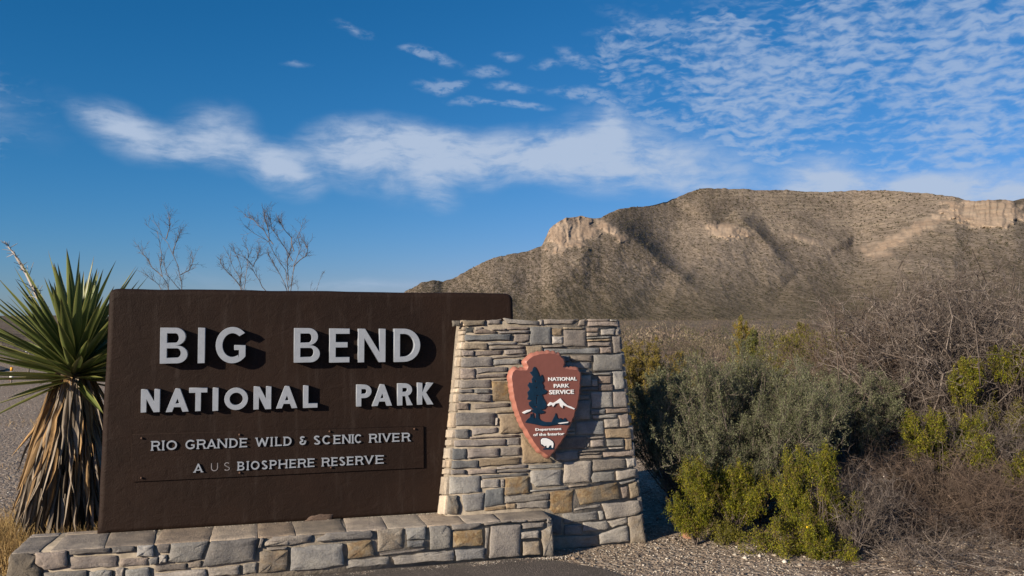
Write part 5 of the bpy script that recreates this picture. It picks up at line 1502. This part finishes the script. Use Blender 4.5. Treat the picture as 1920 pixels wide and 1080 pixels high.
def yucca_mat():
    m, t, p, out = material('yucca_leaf')
    a = t.new('ShaderNodeAttribute'); a.attribute_name = 'edge'
    oi = t.new('ShaderNodeObjectInfo')
    tcn = t.new('ShaderNodeTexCoord')
    g = t.mix(oi.outputs['Random'], (.070, .105, .028), (.135, .170, .050))
    st = t.noise(t.mapping(tcn.outputs['Object'], sc=(90, 90, 3)), 2.0, 3.0, .6)
    g = t.mix(t.ramp(st, .35, .7, 0, .5), g, (.20, .22, .08))
    g = t.mix(t.ramp(a.outputs['Fac'], .55, 1.0, 0, .65), g, (.36, .32, .10))
    sx = t.new('ShaderNodeSeparateXYZ'); t.link(tcn.outputs['Object'], sx.inputs[0])
    g = t.mix(t.ramp(sx.outputs[2], .64, .74, 0, .8), g, (.09, .05, .02))
    t.link(g, p.inputs['Base Color']); p.inputs['Roughness'].default_value = .38; p.inputs['Specular IOR Level'].default_value = .45
    tr = t.new('ShaderNodeBsdfTranslucent'); t.link(g, tr.inputs[0])
    mx = t.new('ShaderNodeMixShader'); mx.inputs[0].default_value = .15
    t.link(p.outputs[0], mx.inputs[1]); t.link(tr.outputs[0], mx.inputs[2]); t.link(mx.outputs[0], out.inputs[0])
    return m
M_YL = yucca_mat()
def dead_mat():
    m, t, p, out = material('dead_yucca_leaf')
    oi = t.new('ShaderNodeObjectInfo'); tcn = t.new('ShaderNodeTexCoord')
    # object colour carries how far this leaf has weathered from straw to grey
    n = t.noise(t.mapping(tcn.outputs['Object'], sc=(60, 60, 4)), 2.0, 4.0, .65)
    c = t.mix(t.ramp(n, .35, .7), t.mix(1.0, oi.outputs['Color'], (.55, .5, .45), 'MULTIPLY'), t.mix(1.0, oi.outputs['Color'], (1.25, 1.2, 1.1), 'MULTIPLY'))
    t.link(c, p.inputs['Base Color']); p.inputs['Roughness'].default_value = .75; p.inputs['Specular IOR Level'].default_value = .3
    return m
M_DL = dead_mat()
ry = random.Random(5)
green_meshes = []
for k in range(6):
    V, F, E = blade(.74, .060, ry.uniform(-.06, .05), ry.uniform(.18, .34), twist=ry.uniform(-.15, .15), base_w=.75)
    green_meshes.append(npmesh('leaf', V, F, M_YL, True, {'edge': ('POINT', E)}))
def orient(o, d, roll):
    d = Vector(d).normalized(); q = d.to_track_quat('Z', 'Y')
    o.rotation_mode = 'QUATERNION'; o.rotation_quaternion = q @ Matrix.Rotation(roll, 4, 'Z').to_quaternion()
ngreen = 165
crown = yc + np.array([0, 0, .02])
for k in range(ngreen):
    f = (k + .5) / ngreen
    el = math.asin(min(1, max(-1, 1 - 1.13 * f ** 1.02))) ; th = k * 2.39996 + ry.uniform(-.15, .15)
    el = el + ry.uniform(-.06, .06)
    if k > ngreen - 8: el = ry.uniform(-.45, -.1)
    d = np.array([math.cos(el) * math.cos(th), math.cos(el) * math.sin(th), math.sin(el)])
    o = link('leaf', green_meshes[k % 6], yucca, crown + d * .035 + np.array([0, 0, -.10 * f]))
    orient(o, d, 0)
    # roll so the channel of the leaf opens upwards
    dq = o.rotation_quaternion.copy(); yax = dq @ Vector((0, 1, 0)); upv = Vector((0, 0, 1)) - Vector(d) * d[2]
    if upv.length > .05:
        ang = yax.angle(upv.normalized()); cr_ = yax.cross(upv)
        if cr_.dot(Vector(d)) < 0: ang = -ang
        o.rotation_quaternion = dq @ Matrix.Rotation(ang + ry.uniform(-.25, .25), 4, 'Z').to_quaternion()
    s = ry.uniform(.82, 1.06) * (.92 + .12 * (f < .8)); o.scale = (s * ry.uniform(.85, 1.1), s, s)
dead_meshes = []
for k in range(10):
    V, F, E = blade(ry.uniform(.42, .62), ry.uniform(.018, .042), ry.uniform(-.12, .14), ry.uniform(.1, .5), 8, ry.uniform(-1.6, 1.6), .9, ry.uniform(-.04, .04))
    jj = np.array([vn(V[:, 2] * 9, V[:, 2] * 0 + k, 3) - .5, vn(V[:, 2] * 9, V[:, 2] * 0 + k + 50, 3) - .5]).T
    V[:, :2] += jj * .02 * np.clip(V[:, 2:3] * 4, 0, 1)
    dead_meshes.append(npmesh('dead_leaf', V, F, M_DL, True))
Hs = float(yc[2] - yb[2])
def dead_leaf(z0, th, out0, drop, sc):
    c = yb + np.array([math.cos(th) * out0, math.sin(th) * out0, z0])
    d = np.array([math.cos(th) * drop, math.sin(th) * drop, -1.0])
    o = link('dead_leaf', ry.choice(dead_meshes), yucca, c)
    orient(o, d, ry.uniform(0, 6.28)); o.scale = (sc * ry.uniform(.8, 1.5), sc, sc)
    return o
nd = 0
for k in range(298):
    f = (k + .5) / 298; z0 = Hs * (.26 + .76 * f); th = ry.uniform(0, 6.283)
    if k % 4 == 0: th = ry.uniform(3.2, 6.0)              # a little denser on the viewer's side
    o = dead_leaf(z0, th, .09 + .05 * (1 - f) + .15 * (1 - f), ry.uniform(.16, .52) * (0.55 + .35 * f), ry.uniform(.8, 1.15))
    w = 1 - f
    straw = np.array([.34, .225, .11]); grey = np.array([.245, .215, .18]); dark = np.array([.11, .09, .07])
    a = ry.random()
    if f > .72: c = straw * ry.uniform(.7, 1.3) if a < .7 else grey
    elif f > .35: c = straw * .8 if a < .28 else (grey * ry.uniform(.8, 1.5) if a < .75 else dark)
    else: c = grey * ry.uniform(.4, 1.1) if a < .6 else dark * .8
    o.color = (*c, 1)
# under-layer of fallen fibres so the skirt is not see-through: too many to pick apart
rng = np.random.default_rng(77)
P0 = []
n = 1500
th = rng.uniform(0, 2 * math.pi, n); f = rng.uniform(0, 1, n); zz0 = Hs * (.2 + .8 * f)
out = .09 + .16 * (1 - f) * rng.uniform(.3, 1, n)
A_ = np.stack([np.cos(th) * out, np.sin(th) * out, zz0], -1)
Dd = np.stack([np.cos(th) * .25, np.sin(th) * .25, -np.ones(n)], -1) + rng.normal(size=(n, 3)) * .12
Ln = rng.uniform(.2, .45, n); Ln = np.minimum(Ln, zz0 * .98)
V, F = leaves(A_, Dd, Ln, rng.uniform(.010, .022, n), rng)
V[:, 2] = np.maximum(V[:, 2], .01)
c = cols(n, [(.14, .11, .08), (.22, .19, .16), (.30, .20, .09), (.09, .07, .055)], .3, rng, 4)
tag(link('dead_fibres', npmesh('dead_fibres', V, F, M_TWIG, False, {'col': ('POINT', c)}), yucca, yb), kind='stuff')
# old flower stalk leaning left
pts = [at_depth(x, y, 5.8) for x, y in [(140, 660), (72, 560), (48, 510), (30, 480), (8, 452)]]
segs = []
for a_, b_ in zip(pts[:-1], pts[1:]):
    segs.append((*a_, *b_, .011, .009))
segs = np.array(segs); segs[-1][6] = .007; segs[-1][7] = .003
for q in range(70):
    f = rng.uniform(.2, .95) * 4; k = int(f); p = pts[k] + (pts[min(k + 1, 4)] - pts[k]) * (f - k)
    d = rng.normal(size=3) * .6 + (pts[4] - pts[0]); d /= np.linalg.norm(d)
    l = rng.uniform(.02, .09) * (1.3 if k < 2 else .7)
    segs = np.vstack([segs, [(*p, *(p + d * l), .0035, .0015)]])
V, F = tubes(segs)
link('flower_stalk', npmesh('flower_stalk', V - yb, F, M_TWIG, False, {'col': ('POINT', cols(len(segs), [(.30, .27, .24), (.20, .18, .16), (.36, .33, .30)], .2, rng, 6))}), yucca, yb)

# ------------------------------------------------------------------ dry grass, gravel, litter
def blades_stuff(name, label, P, H, rng, colset, lean=.35, w=.0022):
    n = len(P)
    d = np.stack([rng.normal(size=n) * lean, rng.normal(size=n) * lean, np.ones(n)], -1); d /= np.linalg.norm(d, axis=1, keepdims=True)
    h = H * rng.uniform(.45, 1.1, n)
    m1 = P + d * h[:, None] * .5; bend = rng.normal(size=(n, 3)) * [.14, .14, 0] * h[:, None]
    m2 = P + d * h[:, None] * (1 - .1) + bend; 
    segs = np.concatenate([np.concatenate([P, m1, np.full((n, 1), w), np.full((n, 1), w * .8)], 1), np.concatenate([m1, m2, np.full((n, 1), w * .8), np.full((n, 1), w * .25)], 1)])
    V, F = tubes(segs)
    c = cols(n, colset, .3, rng, 6); c = np.concatenate([c, c])
    tag(link(name, npmesh(name, V, F, M_TWIG, False, {'col': ('POINT', c)})), label, 'grass', None, 'stuff')
rng = np.random.default_rng(88)
STRAW = [(.42, .29, .12), (.50, .37, .17), (.33, .22, .09), (.26, .17, .08)]
def at(P): return np.stack([P[:, 0], P[:, 1], gz(P[:, 0], P[:, 1])], -1)
n = 9000
cx, cy = yb[0] - .05, yb[1] - .05
clump = rng.normal(size=(170, 2)) * [.55, .38] + [cx - .22, cy - .05]
kk = rng.integers(0, 170, n)
P = clump[kk] + rng.normal(size=(n, 2)) * .05
rel = (P - O[:2]) @ np.array([N[:2], U[:2]]).T         # keep it off the wall
ok = (rel[:, 0] < bw - .02) | (rel[:, 1] < aL - .03)
P = P[ok & (rel[:, 1] < .6)]
blades_stuff('dry_grass', 'dry yellow grass round the foot of the yucca', at(P), .26, rng, STRAW, .38)
P = np.stack([rng.uniform(-9, -1.5, 5000), rng.uniform(6.5, 24, 5000)], -1)
P = P[vn(P[:, 0] * .9, P[:, 1] * .9, 66) > .68]
blades_stuff('dry_grass', 'thin dry grass scattered over the gravel left of the yucca', at(P), .09, rng, STRAW, .5, .003)
P = np.stack([rng.uniform(1.4, 5.5, 9000), rng.uniform(5.6, 10, 9000)], -1)
P = P[vn(P[:, 0] * 1.6, P[:, 1] * 1.6, 67) > .62]
blades_stuff('dry_grass', 'dead straw between the shrubs on the right', at(P), .10, rng, [(.24, .17, .10), (.17, .12, .08), (.32, .23, .13)], .8, .0018)

def pebbles(name, label, P, size, rng, colset):
    n = len(P)
    base_ = np.array([[1, 0, 0], [0, 1, 0], [-1, 0, 0], [0, -1, 0], [0, 0, 1], [0, 0, -1], [.7, .7, .35], [-.7, .6, .3]])
    base_ = base_[:6]
    V = base_[None] * rng.uniform(.55, 1.25, (n, 6, 1)) * size[:, None, None] * np.array([1, 1, .62])
    a = rng.uniform(0, 6.28, n); ca, sa = np.cos(a)[:, None], np.sin(a)[:, None]
    V = np.stack([V[..., 0] * ca - V[..., 1] * sa, V[..., 0] * sa + V[..., 1] * ca, V[..., 2]], -1)
    V = V + P[:, None] + np.array([0, 0, 1]) * (size * .22)[:, None, None]
    T = np.array([[0, 1, 4], [1, 2, 4], [2, 3, 4], [3, 0, 4], [1, 0, 5], [2, 1, 5], [3, 2, 5], [0, 3, 5]])
    F = (np.arange(n) * 6)[:, None, None] + T[None]
    c = cols(n, colset, .25, rng, 6)
    tag(link(name, npmesh(name, V.reshape(-1, 3), F.reshape(-1, 3), M_TWIG, False, {'col': ('POINT', c)})), label, 'gravel', None, 'stuff')
GRV = [(.30, .255, .20), (.22, .18, .145), (.40, .36, .30), (.16, .13, .105), (.26, .20, .15), (.50, .46, .40)]
n = 26000
P = np.stack([rng.uniform(.1, 5.2, n), 4.9 + rng.uniform(0, 1, n) ** 1.4 * 5.5], -1)
rel = (P - O[:2]) @ np.array([N[:2], U[:2]]).T
PR = float(np.dot(FBR - O, U))
ok = (rel[:, 0] > .14) & ((rel[:, 1] > aR) | (rel[:, 0] > W_B + .02)) | (rel[:, 1] > PR + .02)
ok &= ~((rel[:, 1] < aR + .15) & (rel[:, 0] > W_B + .12) & (rng.uniform(size=n) > .12))
P = P[ok]
pebbles('gravel', 'loose gravel right of the pavement and round the pillar foot', at(P), rng.uniform(.003, .010, len(P)) * (1 + (rng.uniform(size=len(P)) > .97) * 1.6), rng, GRV)
# chips gathered against the base wall and on its top along the sign
n = 3800; s = rng.uniform(aL, aR + .1, n); w = W_B + .015 + np.abs(rng.normal(size=n)) * .035
P = O[None, :2] + U[None, :2] * s[:, None] + N[None, :2] * w[:, None]
P = at(P); P[:, 2] += .012
pebbles('gravel', 'fine gravel gathered along the foot of the low wall', P, rng.uniform(.003, .008, n), rng, GRV)
n = 420; s = np.concatenate([rng.uniform(.05, 2.3, 200), rng.uniform(1.55, 2.3, 220)]); w = np.abs(rng.normal(size=n)) * .010 + .003
P = O[None] + U[None] * s[:, None] + N[None] * w[:, None] + np.array([0, 0, .002])
pebbles('gravel', 'crumbs of grit along the foot of the brown sign', P, rng.uniform(.0018, .0045, n), rng, [(.36, .34, .27), (.25, .23, .18), (.45, .42, .36)])
n = 9000
P = np.stack([rng.uniform(-14, -1.6, n), 5.6 + rng.uniform(0, 1, n) ** 2 * 14], -1)
rel = (P - O[:2]) @ np.array([N[:2], U[:2]]).T
P = P[(rel[:, 1] < aL - .03) | (rel[:, 0] < bw - .03)]
pebbles('gravel', 'gravel spread on the open ground left of the sign', at(P), rng.uniform(.005, .016, len(P)), rng, GRV)
# fallen twigs
n = 7500
P = np.stack([rng.uniform(1.6, 5.0, n), rng.uniform(5.1, 8.6, n)], -1); P = P[(P[:, 0] > 1.9 + .0 * P[:, 1])]
P = at(P); n = len(P)
th = rng.uniform(0, 3.14, n); L = rng.uniform(.02, .20, n)
d = np.stack([np.cos(th), np.sin(th) * .6, rng.uniform(-.05, .18, n)], -1) * L[:, None]
mid = P + d * .5 + rng.normal(size=(n, 3)) * .008 + [0, 0, .008]
segs = np.concatenate([np.concatenate([P + [0, 0, .006], mid, np.full((n, 1), .0026), np.full((n, 1), .0022)], 1), np.concatenate([mid, P + d + [0, 0, .006], np.full((n, 1), .0022), np.full((n, 1), .001)], 1)])
V, F = tubes(segs)
c = cols(n, GREYBARK + BROWNBARK, .3, rng, 6)
tag(link('fallen_twigs', npmesh('fallen_twigs', V, F, M_TWIG, False, {'col': ('POINT', np.concatenate([c, c]))})), 'fallen twigs littering the gravel under the shrubs', 'twigs', None, 'stuff')

# a few single rocks
def rock(px, py, sx, sy, sz, col, label, seed):
    p = on_height(px, py, 0.02); p = np.array([p[0], p[1], float(gz(p[0], p[1]))])
    r2 = np.random.default_rng(seed)
    bm = bmesh.new(); bmesh.ops.create_icosphere(bm, subdivisions=2, radius=1)
    for v in bm.verts:
        n_ = v.co.normalized(); f = 1 + .5 * (vn(n_.x * 1.8 + seed, n_.y * 1.8 + n_.z * 2.3, seed) - .5) + .15 * (r2.random() - .5)
        v.co = Vector((n_.x * sx * f, n_.y * sy * f, n_.z * sz * f + sz * .45))
    me = bpy.data.meshes.new('rock'); bm.to_mesh(me); bm.free(); me.materials.append(M_STONE)
    o = link('rock', me, None, p); o.color = (*col, 0); o.rotation_euler = (0, 0, r2.uniform(0, 3))
    tag(o, label, 'rock', 'loose rocks on the gravel')
rock(1722, 1052, .09, .03, .02, (.62, .57, .50), 'long pale rock lying on the gravel at the bottom right', 1)
rock(1806, 1022, .04, .03, .022, (.55, .46, .36), 'small rounded pinkish rock at the bottom right', 2)
rock(1290, 1003, .05, .04, .03, (.33, .18, .12), 'reddish brown rock under the tuft nearest the pillar', 3)
rock(1345, 955, .05, .04, .03, (.42, .37, .31), 'pale rock under the green bushes', 4)

# ------------------------------------------------------------------ small roadside things far left
mk = ground_pt(26, 22.0)
marker = empty('delineator_post', tuple(mk), 'short striped marker post with a yellow top beside the far road', 'marker post')
def boxm(name, c, sx, sy, sz, mat, parent):
    v = [(a * sx / 2, b * sy / 2, d * sz / 2) for d in (-1, 1) for a, b in ((-1, -1), (1, -1), (1, 1), (-1, 1))]
    F = np.array([[3, 2, 1, 0], [4, 5, 6, 7], [0, 1, 5, 4], [1, 2, 6, 5], [2, 3, 7, 6], [3, 0, 4, 7]])
    return link(name, npmesh(name, np.array(v), F, mat), parent, c)
M_SRED = simple('marker_red', (.42, .06, .04), .6); M_SWHT = simple('marker_white', (.62, .62, .60), .6); M_SYEL = simple('marker_yellow', (.62, .30, .03), .6); M_STEEL = simple('galvanised_post', (.16, .14, .12), .6)
boxm('post', mk + [0, 0, .10], .03, .03, .22, M_STEEL, marker)
for k in range(4): boxm('stripe', mk + [0, 0, .14 + .055 * (k + .5)], .085, .03, .053, [M_SRED, M_SWHT, M_SRED, M_SWHT][k], marker)
boxm('reflector', mk + [0, 0, .425], .055, .034, .09, M_SYEL, marker)
sg = ground_pt(58, 25.0)
rs_ = empty('road_sign', tuple(sg), 'small white two-panel road sign on a thin post by the far road', 'road sign')
boxm('post', sg + [0, 0, .36], .035, .035, .74, M_STEEL, rs_)
boxm('sign_plate', sg + [0, -.03, .62], .21, .01, .075, simple('sign_white', (.60, .64, .68), .5), rs_)
boxm('sign_plate', sg + [0, -.03, .79], .19, .01, .065, simple('sign_grey', (.35, .38, .42), .5), rs_)
